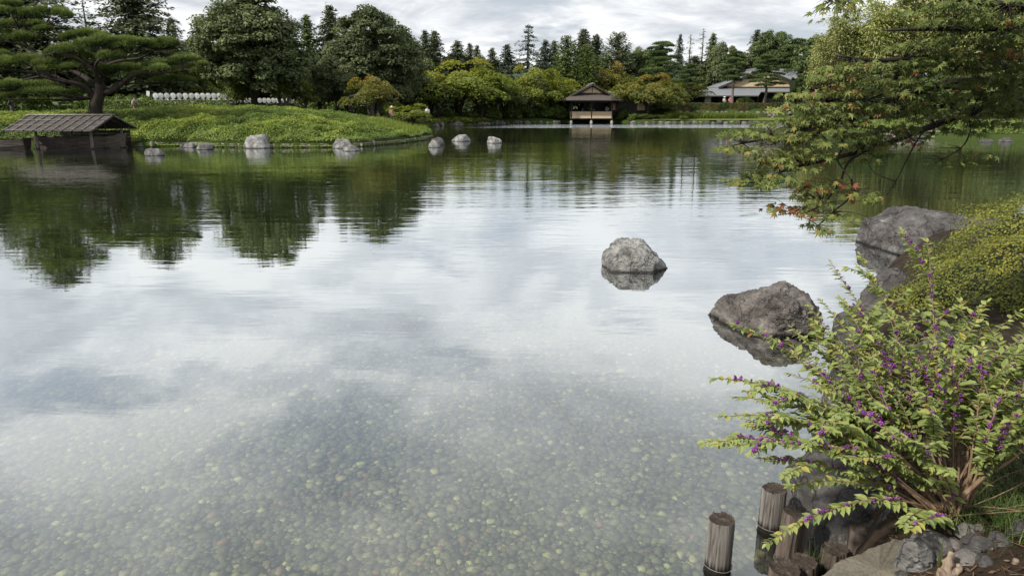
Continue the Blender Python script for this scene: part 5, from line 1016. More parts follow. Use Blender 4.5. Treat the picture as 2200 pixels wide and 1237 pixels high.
def big_house():
    o = empty('tea_house', (37.0, 112, 1.38), label='large low house with grey sweeping roof and cream gable beyond the hedge', cat='house'); z0 = 1.38
    A = [(-8.2, -3, 3.67), (0.9, -3, 3.67), (1.85, -1.2, 4.27), (9.5, -1.2, 4.27), (9.5, 1.02, 5.01), (-4.1, 1.02, 5.01)]; dn = lambda P: [(x, y, z - z0) for x, y, z in P]
    roof = slab('roof', dn(A), 0.16, TILE, o); slab('left_hip', dn([(-8.2, -3, 3.67), (-4.1, 1.02, 5.01), (-4.1, 7, 5.01), (-8.2, 10, 3.67)]), 0.16, TILE, roof)
    slab('upper_roof', dn([(2.4, 0.1, 7.80), (2.4, 10, 7.80), (-4.4, 10, 5.02), (-4.4, 0.1, 5.02)]), 0.18, TILE, roof); slab('upper_roof', dn([(2.4, 0.1, 7.80), (2.4, 10, 7.80), (7.6, 10, 5.80), (7.6, 0.1, 5.80)]), 0.18, TILE, roof)
    slab('wing_roof', dn([(4.2, 5.6, 7.75), (15, 5.6, 7.75), (15, 0.3, 5.7), (7.2, 0.3, 5.7)]), 0.18, TILE, roof); slab('wing_roof', dn([(4.2, 5.7, 7.75), (15, 5.7, 7.75), (15, 11, 5.7), (7.2, 11, 5.7)]), 0.18, TILE, roof)
    bx('ridge', (9.6, 5.65, 7.86 - z0), (11, 0.4, 0.22), RIDGE, roof); bx('ridge', (2.4, 5.05, 7.90 - z0), (0.4, 10.1, 0.24), TILE, roof); bx('ridge_cap', (-1.1, 2.0, 6.62 - z0), (0.9, 0.3, 0.10), RIDGE, roof)
    for s, xe, ze in ((-1, -4.5, 5.0), (1, 7.7, 5.78)): slab('barge_board', dn([(2.4, 0.0, 7.80), (2.4, 0.095, 7.80), (xe, 0.095, ze), (xe, 0.0, ze)]), 0.30, WOOD_DARK, roof)
    MB().add(dn([(-3.0, 0.45, 4.78), (7.2, 0.45, 4.78), (7.2, 0.45, 5.75), (2.4, 0.45, 7.6), (-3.0, 0.45, 5.40), (-3.0, 0.65, 4.78), (7.2, 0.65, 4.78), (7.2, 0.65, 5.75), (2.4, 0.65, 7.6), (-3.0, 0.65, 5.40)]), [(0, 1, 2, 3, 4), (9, 8, 7, 6, 5)] + [(i, i + 5, (i + 1) % 5 + 5, (i + 1) % 5) for i in range(5)]).build('gable_wall', CREAM, o)
    bx('tie_beam', (2.1, 0.40, 4.98 - z0), (10.4, 0.09, 0.14), WOOD_DARK, o); bx('gable_post', (6.95, 0.41, 5.4 - z0), (0.2, 0.07, 0.75), WOOD_DARK, o)
    # left veranda
    bx('rear_wall', (-3.0, 2.2, 1.2), (9.6, 0.15, 2.6), DARKP, o); bx('veranda_floor', (-3.2, 0.0, 0.15), (9.6, 4.2, 0.18), BROWNW, o)  # rear wall near black: the shade of the interior put into its colour
    for x in (-7.2, -4.6, -2.0, 0.5): bx('post', (x, -1.6, 1.22), (0.13, 0.13, 2.6), WOOD_DARK, o)
    bx('white_panel', (-6.45, -1.55, 1.15), (0.95, 0.05, 1.95), WHITEP, o); bx('sliding_screen', (-3.7, 1.2, 1.2), (1.0, 0.05, 1.9), BROWNW, o); bx('sliding_screen', (-1.0, 1.2, 1.2), (1.6, 0.05, 1.9), BROWNW, o)
    bx('eave_beam', (-3.35, -1.6, 2.40), (8.0, 0.11, 0.18), WOOD_DARK, o)
    # right wing wall with paper windows
    bx('wall', (5.6, 1.35, 1.45), (8.2, 0.25, 3.0), BROWNW, o); bx('side_wall', (1.45, 0.0, 1.3), (0.2, 2.6, 2.6), BROWNW, o); bx('door', (2.35, 1.2, 1.1), (0.55, 0.04, 1.9), wood_mat('door_red', (0.10, 0.035, 0.025), (0.04, 0.015, 0.01)), o)
    w = bx('window', (4.85, 1.21, 1.20), (3.75, 0.02, 1.5), WOOD_DARK, o)
    for k in range(4):
        for j, (zc, hz) in enumerate(((1.53, 0.72), (0.81, 0.56))): bx('pane', (3.47 + k * 0.92, 1.19, zc), (0.84, 0.02, hz), SHOJI, w)
big_house()

# ------------------------------------------------------------------ far shore: lawn, iris bed, stone edging, terrace wall, plank steps
LMAT('iris', [(0.0, (0.060, 0.095, 0.018)), (0.5, (0.115, 0.165, 0.030)), (1.0, (0.185, 0.225, 0.050))], trans=0.3, var=0.0)
def blades(name, n, xr, yr, hr, mat, label, seed, wd=0.02, lean=0.10, cond=None, kind='stuff', z=None):
    rng = np.random.default_rng(seed); x = rng.uniform(*xr, n); y = rng.uniform(*yr, n)
    if cond is not None: k = cond(x, y); x, y = x[k], y[k]; n = len(x)
    B = np.stack([x, y, ground_h(x, y) - 0.01], 1); h = rng.uniform(*hr, n); a = rng.normal(size=(n, 2)) * lean
    M = B + np.stack([a[:, 0] * 0.4, a[:, 1] * 0.4, h * 0.6], 1); T = B + np.stack([a[:, 0] * 1.3, a[:, 1] * 1.3, h], 1); s = nrm(np.cross(T - B, rng.normal(size=(n, 3)))) * wd
    mb = MB(); V = np.stack([B - s, B + s, M + s * 0.8, M - s * 0.8, T], 1).reshape(-1, 3); i = np.arange(n)[:, None] * 5; mb.add(V, i + np.array([[0, 1, 2, 3]]), np.repeat(rng.random(n), 5)); mb.F.append(i + np.array([[3, 2, 4]]))
    return tag(mb.build(name, LM[mat]), label, 'grass', kind=kind)
def far_shore():
    m, nt, out = new_mat('lawn'); t = NT(nt); n = t.noise(t.coord('World'), 6, 6, 0.7); c = t.ramp(n, [(0.3, (0.085, 0.115, 0.024)), (0.7, (0.165, 0.190, 0.050))]); t.L.new(t.bsdf(c, 0.95, t.bump(n, 0.5, 0.03), 0.1), out.inputs[0])
    gx, gy = np.meshgrid(np.linspace(18.5, 42, 60), np.linspace(89.5, 97.9, 24)); d = pond_sd(gx.ravel(), gy.ravel()); Z = ground_h(gx.ravel(), gy.ravel()) + 0.03; V = np.stack([gx.ravel(), gy.ravel(), Z], 1)
    F = np.array([(r * 60 + c, r * 60 + c + 1, (r + 1) * 60 + c + 1, (r + 1) * 60 + c) for r in range(23) for c in range(59)]); F = F[(d[F] > 0.25).all(1)]; u, inv = np.unique(F, return_inverse=True)
    tag(MB().add(V[u], inv.reshape(F.shape)).build('lawn', m, None, True), kind='structure')
    a, b = W(1435, 250, 95.5), W(1625, 250, 95.5)
    blades('iris_bed', 9000, (a[0], b[0]), (94.6, 97.8), (0.55, 0.95), 'iris', 'dense bed of upright iris leaves between the lawn and the terrace wall', 31, 0.022, 0.14)
    tag_ = blades('iris_bed', 2500, (17.5, a[0]), (95.5, 98), (0.3, 0.6), 'shrub', 'darker low plants left of the iris bed below the hedge end', 32, 0.03, 0.16)
    # stone edging along the lawn
    rng = np.random.default_rng(17); e = empty('stone_edging', (26, 90.6, 0), label='row of rough grey edging stones along the lawn shore', cat='edging'); mes = []
    for k in range(5): V, F = rock_mesh(300 + k, rand_planes(300 + k, 0.5, 0.32, 0.30), 3); mes.append(MB().add(V, F).mesh('stone', RM['dark'] if k % 2 else RM['shore'], True))
    pl = [(16.0, 92.5), (22, 90.8), (30, 90.6), (36.5, 90)]; pos = []
    for (ax, ay), (bx_, by) in zip(pl[:-1], pl[1:]):
        L = math.hypot(bx_ - ax, by - ay); n = int(L / 0.78)
        for i in range(n): pos.append((ax + (bx_ - ax) * i / n, ay + (by - ay) * i / n))
    for i, p in enumerate(pos): q = link('stone', mes[i % 5], e, (p[0] - 26, p[1] - 90.6 + rng.normal() * 0.05, 0.02 + rng.normal() * 0.05)); s = rng.uniform(0.7, 1.2); q.scale = (s, s, s * rng.uniform(0.8, 1.2)); q.rotation_euler = (0, 0, rng.choice([0, math.pi]) + rng.normal() * 0.15)
    e = empty('stone_edging', (2, 91.5, 0), label='low rocky shore edge left of the pavilion under the bushes', cat='edging')
    pl = [(-9, 79), (-8, 80), (-4.8, 81), (-3, 84.5), (-1.5, 90.2), (2, 91.5), (5.6, 93), (6.6, 96)]
    for (ax, ay), (bx_, by) in zip(pl[:-1], pl[1:]):
        n = max(1, int(math.hypot(bx_ - ax, by - ay) / 0.9))
        for i in range(n): q = link('stone', mes[rng.integers(5)], e, (ax + (bx_ - ax) * i / n - 2, ay + (by - ay) * i / n - 91.5, 0.04 + rng.normal() * 0.06)); s = rng.uniform(0.7, 1.2); q.scale = (s, s, s); q.rotation_euler = (0, 0, rng.uniform(0, 6))
    # terrace wall
    e = empty('stone_wall', (30, 98.35, 0.5), label='low dry stone terrace wall under the long hedge', cat='wall')
    for r in range(3):
        x = -7.0 + 0.3 * (r % 2)
        while x < 9: w = rng.uniform(0.55, 0.95); q = link('stone', mes[rng.integers(5)], e, (x, rng.normal() * 0.03 + 0.06 * r, 0.12 + r * 0.32)); q.scale = (w * 1.02, 0.8, 0.72); q.rotation_euler = (0, 0, rng.normal() * 0.08); x += w
    # bushy far bank left of the inlet
    n = 26000; x = rng.uniform(-22, -2, n); y = rng.uniform(79, 90, n); d = pond_sd(x, y); k = (d > 0.1) & (d < 6); x, y = x[k], y[k]; n = len(x); P = np.stack([x, y, ground_h(x, y) + rng.uniform(0.05, 0.35, n)], 1)
    mb = MB(); leaf_quads(mb, P, np.array((0, -0.3, 1)) + rng.normal(size=(n, 3)) * 0.5, rng.uniform(0.08, 0.14, n), rng, 0.6); tag(mb.build('bank_cover', LM['cover']), 'low green plants over the far bank beyond the inlet', 'ground cover', kind='stuff')
    # right shore: stacked timber steps and grass slope
    e = empty('timber_steps', (29, 49.3, 0), label='stacked long pale timbers edging the right shore behind the maple', cat='edging')
    for r in range(3):
        for s in range(3): MB().add(*tube([(-2.6 + s * 2.9 + 0.3 * r, 0.55 - s * 0.55 + r * 0.34, 0.10 + r * 0.17), (0.25 + s * 2.9 + 0.3 * r, 0.02 - s * 0.55 + r * 0.34, 0.10 + r * 0.17)], 0.085, 8)).build('timber', WOOD_RAIL, e, True)
    n = 20000; x = rng.uniform(25, 48, n); y = rng.uniform(46, 66, n); d = pond_sd(x, y); k = (d > 0.5) & (d < 8); x, y = x[k], y[k]; n = len(x); P = np.stack([x, y, ground_h(x, y) + rng.uniform(0.0, 0.2, n)], 1)
    mb = MB(); leaf_quads(mb, P, np.array((0, -0.3, 1)) + rng.normal(size=(n, 3)) * 0.5, rng.uniform(0.08, 0.15, n), rng, 0.5); tag(mb.build('bank_grass', LM['iris']), 'bright grass on the right shore slope', 'grass', kind='stuff')
far_shore()

# ------------------------------------------------------------------ near bank: posts, slab, roots
POSTW = wood_mat('post_weathered', (0.18, 0.165, 0.15), (0.032, 0.026, 0.022), grain=(44, 44, 2.6), wet=True, amount=0.35)
POSTD = wood_mat('post_rotten', (0.11, 0.086, 0.072), (0.024, 0.018, 0.015), grain=(40, 40, 3.0), wet=True, amount=0.5)
def top_mat():
    m, nt, out = new_mat('post_end_grain'); t = NT(nt); v = t.coord('Object'); w = t.n('ShaderNodeTexWave', wave_type='RINGS', rings_direction='Z'); t.L.new(v, w.inputs['Vector']); w.inputs['Scale'].default_value = 14; w.inputs['Distortion'].default_value = 3.0; w.inputs['Detail'].default_value = 3
    n = t.noise(v, 30, 6, 0.7); c = t.ramp(n, [(0.3, (0.020, 0.015, 0.013)), (0.55, (0.062, 0.048, 0.040)), (0.75, (0.115, 0.095, 0.080))]); c = t.mix(t.ramp(w.outputs[0], [(0.3, 0.25), (0.6, 0.0)]), c, (0.022, 0.017, 0.014))
    t.L.new(t.bsdf(c, 0.9, t.bump(n, 0.5, 0.006), 0.2), out.inputs[0]); return m
POSTTOP = top_mat()
WIRE = simple_mat('rusty_wire', (0.16, 0.14, 0.13), 0.6)
def near_post(px, top, Y, r, zt, label, seed, mat=POSTW, lean=(0, 0), rough=0.06, wire=False, notch=0.0):
    rng = np.random.default_rng(seed); p = W(px, top, Y); n = 72; rings = 16; z0 = -0.45; ang = np.linspace(0, 2 * np.pi, n, endpoint=False)
    root = empty('timber_post', (p[0], p[1], 0), label=label, cat='post', group='old timber posts at the near bank'); V = []; cr = fbm(np.stack([np.cos(ang) * 7, np.sin(ang) * 7, ang * 0 + seed], 1), 3, seed, 0.8); cr2 = fbm(np.stack([np.cos(ang) * 1.2, np.sin(ang) * 1.2, ang * 0 + seed], 1), 2, seed)
    for i in range(rings):
        t = i / (rings - 1); z = z0 + (zt - z0) * t; k = r * (1 + 0.05 * cr2 + rough * np.where(cr < -0.1, cr * 1.6, cr * 0.5) + 0.02 * fbm(np.stack([np.cos(ang) * 3, np.sin(ang) * 3, ang * 0 + z * 6], 1), 2, seed)) * (0.965 if i == rings - 1 else 1)
        if notch: k = k * (1 - notch * np.exp(-((ang - 5.2) / 0.55) ** 2) * sstep(np.array(z), 0.05, 0.12))
        zz = np.full(n, z); zz = zz + (0.012 * cr * (t > 0.9)); V.append(np.stack([np.cos(ang) * k + lean[0] * z, np.sin(ang) * k + lean[1] * z, zz], 1))
    Vc = np.concatenate(V); F = [(i * n + q, i * n + (q + 1) % n, (i + 1) * n + (q + 1) % n, (i + 1) * n + q) for i in range(rings - 1) for q in range(n)]; MB().add(Vc, F).build('shaft', mat, root, True)
    T = V[-1]; c = T.mean(0); Vt = []; m = 5
    for j in range(m): f = 1 - j / m; Vt.append(c + (T - c) * f + np.array((0, 0, 1)) * (0.006 * fbm(np.concatenate([(T - c)[:, :2] * 60 * f, np.full((n, 1), seed)], 1), 3, seed) * (j > 0) - 0.006 * (j > 0))[:, None])
    Vt.append(c[None] - (0, 0, 0.008)); Vt = np.concatenate(Vt); F = [(j * n + q, j * n + (q + 1) % n, (j + 1) * n + (q + 1) % n, (j + 1) * n + q) for j in range(m - 1) for q in range(n)] + [((m - 1) * n + q, (m - 1) * n + (q + 1) % n, m * n) for q in range(n)]; MB().add(Vt, F).build('end_grain', POSTTOP, root, True)
    if wire: a = np.linspace(0, 2 * np.pi, 25); MB().add(*tube(np.stack([np.cos(a) * r * 1.05 + lean[0] * .02, np.sin(a) * r * 1.05, 0.025 + 0.004 * np.sin(a * 2)], 1), 0.0022, 5)).build('wire', WIRE, root, True)
    return root
def near_posts():
    near_post(1551, 1114, 3.02, 0.066, G(1551, 1114)[2] * 0 + W(1551, 1114, 3.02)[2], 'free standing weathered post in the water, farthest left', 1, wire=True)
    near_post(1664, 1048, 3.36, 0.066, W(1664, 1048, 3.36)[2], 'tall weathered post in the water, rearmost, beside the smooth boulder', 2, wire=True)
    near_post(1705, 1098, 3.06, 0.066, W(1705, 1098, 3.06)[2], 'split tall post with a dark rotten hollow, in front of the rearmost post', 3, POSTD, lean=(0.06, 0), notch=0.32, rough=0.10, wire=True)
    near_post(1686, 1220, 2.80, 0.072, W(1686, 1220, 2.80)[2], 'low cut post at the bottom edge, left of the touching pair', 4, POSTD, rough=0.08)
    near_post(1726, 1204, 2.90, 0.066, W(1726, 1204, 2.90)[2], 'low cut post of the touching pair, right one', 5, POSTD, rough=0.08)
    near_post(1795, 1178, 2.98, 0.066, W(1795, 1178, 2.98)[2], 'rotten crumbling stump between the low pair and the stone slab', 6, POSTD, rough=0.14, notch=0.25)
    near_post(1858, 1137, 3.03, 0.070, W(1858, 1137, 3.03)[2], 'dark round stump against the smooth boulder, rightmost post', 7, POSTD, rough=0.08)
near_posts()
def near_bits():
    rng = np.random.default_rng(41)
    m, nt, out = new_mat('slab_stone'); t = NT(nt); v = t.coord('Object'); n = t.noise(v, 5, 6, 0.65); f = t.noise(v, 70, 5, 0.7); c = t.ramp(n, [(0.3, (0.10, 0.092, 0.075)), (0.55, (0.19, 0.17, 0.135)), (0.75, (0.25, 0.22, 0.16))]); c = t.mix(t.ramp(f, [(0.3, 0.6), (0.55, 0.0)]), c, (0.05, 0.045, 0.035)); c = t.mix(t.ramp(t.noise(v, 3.0, 3), [(0.55, 0.0), (0.7, 0.6)]), c, (0.19, 0.145, 0.055)); t.L.new(t.bsdf(c, 0.9, t.bump(f, 0.6, 0.012), 0.2), out.inputs[0])
    zt = 0.36; pts = [G(1742, 1250, zt), G(1800, 1205, zt), G(1860, 1180, zt), G(1925, 1152, zt), G(1962, 1165, zt), G(2000, 1200, zt), G(2040, 1260, zt), G(1900, 1330, zt), G(1760, 1300, zt)]
    P = np.array(pts); c = P.mean(0); P = P - c; nP = 10; ring = []
    for i in range(len(P)):
        a, b = P[i], P[(i + 1) % len(P)]
        for s in range(nP): q = a + (b - a) * s / nP; ring.append(q + rng.normal(size=3) * (0.004, 0.004, 0.001))
    ring = np.array(ring); n = len(ring); L = [ring * (0.94, 0.94, 1), ring * (0.985, 0.985, 1) - (0, 0, 0.006), ring - (0, 0, 0.022), ring * (1.01, 1.01, 1) - (0, 0, 0.35)]; grid = [ring * (f, f, 1) + np.array((0, 0, 0.0008)) * rng.normal(size=(n, 1)) for f in (0.25, 0.5, 0.75)]
    A = [np.zeros((1, 3))] + grid + L; V = np.concatenate(A); F = [(0, 1 + k, 1 + (k + 1) % n) for k in range(n)]
    for j in range(len(A) - 2):
        for k in range(n): F.append((1 + j * n + k, 1 + (j + 1) * n + k, 1 + (j + 1) * n + (k + 1) % n, 1 + j * n + (k + 1) % n))
    o = MB().add(V, F).build('stone_slab', m, None, True); o.location = tuple(c); tag(o, 'flat sandy coloured stone slab at the bottom edge beside the old posts', 'stone')
    # dead roots
    ROOT = wood_mat('dead_root', (0.24, 0.185, 0.135), (0.10, 0.075, 0.055), grain=(20, 20, 4))
    def root_thing(pts, r0, r1, label, extra=()):
        e = empty('dead_root', W(*pts[0]), label=label, cat='root'); o = np.array(e.location)
        P = spline([W(*p) - o for p in pts], 5); rr = np.linspace(r0, r1, len(P)) * (1 + 0.15 * rng.normal(size=len(P))); MB().add(*tube(P, rr, 9)).build('stem', ROOT, e, True)
        for q in extra: P = spline([W(*p) - o for p in q], 5); MB().add(*tube(P, np.linspace(r0 * 0.6, r1 * 0.7, len(P)), 8)).build('branch', ROOT, e, True)
    root_thing([(2028, 1250, 2.42), (2036, 1215, 2.44), (2046, 1185, 2.46)], 0.034, 0.012, 'pale broken root stump standing at the bottom right', [[(2036, 1240, 2.42), (2060, 1222, 2.42), (2058, 1212, 2.42)], [(2030, 1235, 2.42), (2018, 1222, 2.42)]])
    root_thing([(2120, 1235, 2.45), (2140, 1205, 2.5), (2122, 1185, 2.52), (2140, 1165, 2.55), (2132, 1145, 2.6)], 0.011, 0.006, 'thin crooked pale root rising from the soil')
    root_thing([(2150, 1255, 2.4), (2160, 1230, 2.42), (2178, 1215, 2.42), (2184, 1200, 2.42)], 0.016, 0.011, 'short forked root at the bottom right corner', [[(2160, 1250, 2.42), (2188, 1238, 2.42), (2186, 1206, 2.42)]])
    # grass tufts and one lone blade
    LMAT('grass', [(0.0, (0.030, 0.055, 0.012)), (0.5, (0.070, 0.115, 0.025)), (1.0, (0.14, 0.18, 0.055))], trans=0.3, var=0.3)
    def tuft(p, n, h, spread, label, seed):
        r = np.random.default_rng(seed); mb = MB(); B = np.asarray(p) + r.normal(size=(n, 3)) * (spread * 0.35, spread * 0.35, 0); d = nrm(r.normal(size=(n, 3)) * (1, 1, 0)); hh = h * r.uniform(0.5, 1.1, n)[:, None]; s = nrm(np.cross(d, (0, 0, 1))) * 0.0022; bend = r.uniform(0.2, 1.0, n)[:, None] * spread
        pr = None; segs = 4; rows = []
        for k in range(segs + 1): t = k / segs; c = B + d * bend * t ** 2 + np.array((0, 0, 1)) * hh * (t - 0.35 * t ** 2 * bend / spread); w = s * (1 - t * 0.85); rows += [c - w, c + w]
        V = np.stack(rows, 1).reshape(-1, 3); i = np.arange(n)[:, None] * (2 * (segs + 1))
        mb.add(V, np.concatenate([i + np.array([[2 * k, 2 * k + 1, 2 * k + 3, 2 * k + 2]]) for k in range(segs)]), np.repeat(r.random(n), 2 * (segs + 1))); return tag(mb.build('grass_tuft', LM['grass']), label, 'grass')
    p = W(1752, 1195, 2.95); tuft((p[0], p[1], 0.06), 34, 0.17, 0.09, 'small upright grass tuft between the split post and the stump', 1)
    p = W(1975, 1150, 2.72); tuft((p[0], p[1], gz(p[0], p[1])), 26, 0.10, 0.12, 'thin grass tuft at the foot of the berry bush', 2)
    spots = [(2085, 1085), (2110, 1060), (2140, 1075), (2165, 1040), (2190, 1075), (2130, 1110), (2175, 1120), (2200, 1020), (2150, 1010), (2210, 1100), (2120, 1030), (2195, 1150), (2095, 1120), (2230, 1060), (2160, 1090), (2180, 990), (2145, 1135), (2215, 1130)]
    for i, (a, b) in enumerate(spots): p = G(a, b, 0.50); tuft((p[0], p[1], gz(p[0], p[1]) - 0.01), 60, 0.13, 0.16, 'grass tuft right of the berry bush, %s from the left' % ORD[int(np.argsort(np.argsort([q[0] for q in spots]))[i])], 10 + i)['group'] = 'grass tufts right of the berry bush'
    p = W(2012, 1237, 2.5); b = MB(); z = gz(p[0], p[1]); b.add([(-.006, 0, -0.1), (.006, 0, -0.1), (.007, 0, 0.08), (-.007, 0, 0.08), (.001, 0, 0.20)], [(0, 1, 2, 3), (3, 2, 4)], 0.9); o = b.build('grass_tuft', LM['grass']); o.location = (p[0], p[1], p[2]); tag(o, 'single broad upright grass blade at the bottom edge', 'grass')
    # fallen leaves and litter
    LMAT('litter', [(0.0, (0.035, 0.020, 0.012)), (0.6, (0.095, 0.055, 0.032)), (1.0, (0.24, 0.15, 0.09))], trans=0.1, var=0.0)
    n = 2600; x = rng.uniform(1.55, 3.3, n); y = rng.uniform(1.9, 3.9, n); k = pond_sd(x, y) > 0.12; x, y = x[k], y[k]; n = len(x); P = np.stack([x, y, ground_h(x, y) + rng.uniform(0.004, 0.02, n)], 1); mb = MB(); leaf_quads(mb, P, np.array((0, 0, 1)) + rng.normal(size=(n, 3)) * 0.45, rng.uniform(0.004, 0.020, n), rng, 0.4); tag(mb.build('leaf_litter', LM['litter']), 'brown leaf litter scattered over the bank soil', 'leaf litter', kind='stuff')
    n = 900; x = rng.uniform(1.6, 3.2, n); y = rng.uniform(2.0, 3.6, n); k = pond_sd(x, y) > 0.15; x, y = x[k], y[k]; mb = MB()
    for a, b in zip(x, y):
        an = rng.uniform(0, 6.28); L = rng.uniform(0.02, 0.09); z = gz(a, b) + 0.008; mb.add(*tube([(a, b, z), (a + L * math.cos(an), b + L * math.sin(an), z + rng.uniform(0, 0.015))], 0.0016, 4), tint=rng.random())
    tag(mb.build('twig_litter', LM['litter']), 'thin dead twigs scattered over the bank soil', 'twigs', kind='stuff')
near_bits()

# ------------------------------------------------------------------ clipped azalea on the right
LMAT('azalea', [(0.0, (0.050, 0.060, 0.010)), (0.45, (0.130, 0.140, 0.020)), (0.92, (0.225, 0.22, 0.035)), (1.0, (0.22, 0.12, 0.045))], trans=0.25, big=1.6, var=0.0)
def azalea(c, rad, label, seed, n):
    rng = np.random.default_rng(seed); c = np.array(c); rad = np.array(rad); root = empty('azalea', c, label=label, cat='shrub')
    D = rsph(rng, n); D = D[(D[:, 2] > -0.15) & (D[:, 1] < 0.55) & (D[:, 0] < 0.75)]; n = len(D); lump = 1 + 0.16 * fbm(D * 2.2, 3, 5) + 0.09 * fbm(D * 7, 3, 6)
    # terraces of foliage with dark gaps between
    gap = fbm(D * np.array((2.0, 2.0, 5.0)) + 3, 3, 8); keep = (gap > -0.26) | (rng.random(n) < 0.15); D, lump, gap = D[keep], lump[keep], gap[keep]; n = len(D)
    P = D * rad * (lump * rng.uniform(0.93, 1.0, n) + 0.06 * np.clip(gap, -0.3, 0.4))[:, None]
    mb = MB(); N = D + (0, 0, 0.6) + rng.normal(size=(n, 3)) * 0.55; leaf_quads(mb, P, N, rng.uniform(0.011, 0.019, n), rng, 0.55, np.clip(rng.random(n) * 0.9 + 0.3 * gap, 0, 1)); mb.build('leaves', LM['azalea'], root)['kind'] = 'stuff'
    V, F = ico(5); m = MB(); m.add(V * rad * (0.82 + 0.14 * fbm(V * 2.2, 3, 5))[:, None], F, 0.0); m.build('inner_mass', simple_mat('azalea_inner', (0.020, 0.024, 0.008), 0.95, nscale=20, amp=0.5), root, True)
    tb = MB()
    for k in range(60): d = rsph(rng, 1)[0]; d[2] = abs(d[2]) * 0.8; d[1] = -abs(d[1]); tb.add(*tube(bez((0, 0, 0), d * rad * 0.5 + rng.normal(size=3) * 0.1, d * rad * 0.98, 6), np.linspace(0.02, 0.004, 6), 5, cap=False))
    tb.build('stems', BARK, root, True)
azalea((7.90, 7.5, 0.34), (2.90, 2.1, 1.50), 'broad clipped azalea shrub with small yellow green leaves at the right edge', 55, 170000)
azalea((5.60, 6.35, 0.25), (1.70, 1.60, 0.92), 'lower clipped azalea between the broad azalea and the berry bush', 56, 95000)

# ------------------------------------------------------------------ beautyberry bush
LMAT('berry_leaf', [(0.0, (0.130, 0.175, 0.056)), (0.5, (0.245, 0.305, 0.098)), (0.85, (0.340, 0.375, 0.118)), (0.97, (0.40, 0.36, 0.090)), (1.0, (0.30, 0.19, 0.07))], trans=0.35, var=0.5, spec=0.35, rough=0.45)
STEM = wood_mat('berry_stem', (0.20, 0.135, 0.085), (0.095, 0.062, 0.040), grain=(40, 40, 6))
_lm = np.array([(0, 0, 0), (-0.24, 0.30, 0.05), (0.0, 0.32, -0.015), (0.24, 0.30, 0.05), (-0.20, 0.62, 0.035), (0, 0.64, -0.03), (0.20, 0.62, 0.035), (0, 1.0, -0.10)])
_lf = np.array([(0, 2, 1), (0, 3, 2), (1, 2, 5), (1, 5, 4), (2, 3, 6), (2, 6, 5), (4, 5, 7), (5, 6, 7)])
def put_leaves(mb, B, X, Z, L, tint, V0=_lm, F0=_lf, wmul=1.0):
    """leaves with base B, axis X (pointing to the tip), upper side Z, length L"""
    n = len(B); X = nrm(X); Z = nrm(Z - X * (Z * X).sum(1, keepdims=True)); S = np.cross(X, Z); v = V0[None] * L[:, None, None]
    V = B[:, None] + v[..., 0:1] * S[:, None] * wmul + v[..., 1:2] * X[:, None] + v[..., 2:3] * Z[:, None]
    mb.add(V.reshape(-1, 3), (F0[None] + (np.arange(n) * len(V0))[:, None, None]).reshape(-1, F0.shape[1]), np.repeat(tint, len(V0)))
def leaf_parts(root, name, mat, B, X, Z, L, tint, V0, F0, wmul=1.0, count=300, rng=None, spare='leaves', score=None):
    """the leaves that show largest as parts of their own, the rest as one mass"""
    o = np.array(root.location); cam_p = np.array((0, 0, CAM_H)); dist = np.linalg.norm(B + o - cam_p, axis=1)
    u = B + o - cam_p; fy = u[:, 1] * CT - u[:, 2] * ST; fx = u[:, 0] / fy; fz = (u[:, 1] * ST + u[:, 2] * CT) / fy
    inv = (np.abs(fx) < 0.74) & (np.abs(fz) < 0.41); facing = np.abs((nrm(Z) * nrm(u)).sum(1)); sc = L / dist * (0.3 + facing) * inv
    if score is not None: sc = sc * score
    pick = np.argsort(-sc)[:count]; rest = np.setdiff1d(np.arange(len(B)), pick); mb = MB(); put_leaves(mb, B[rest], X[rest], Z[rest], L[rest], tint[rest], V0, F0, wmul); mb.build(spare, mat, root)['kind'] = 'stuff'
    protos = [MB().add(V0 * (wmul, 1, 1), F0, q).mesh(name, mat) for q in np.linspace(0.03, 0.97, 12)]
    for i in pick:
        x = nrm(X[i]); z = nrm(Z[i] - x * Z[i].dot(x)); s = np.cross(x, z); M = Matrix(((s[0], x[0], z[0], B[i][0]), (s[1], x[1], z[1], B[i][1]), (s[2], x[2], z[2], B[i][2]), (0, 0, 0, 1)))
        q = link(name, protos[min(11, int(tint[i] * 12))], root); q.matrix_local = M @ Matrix.Diagonal((L[i], L[i], L[i], 1))
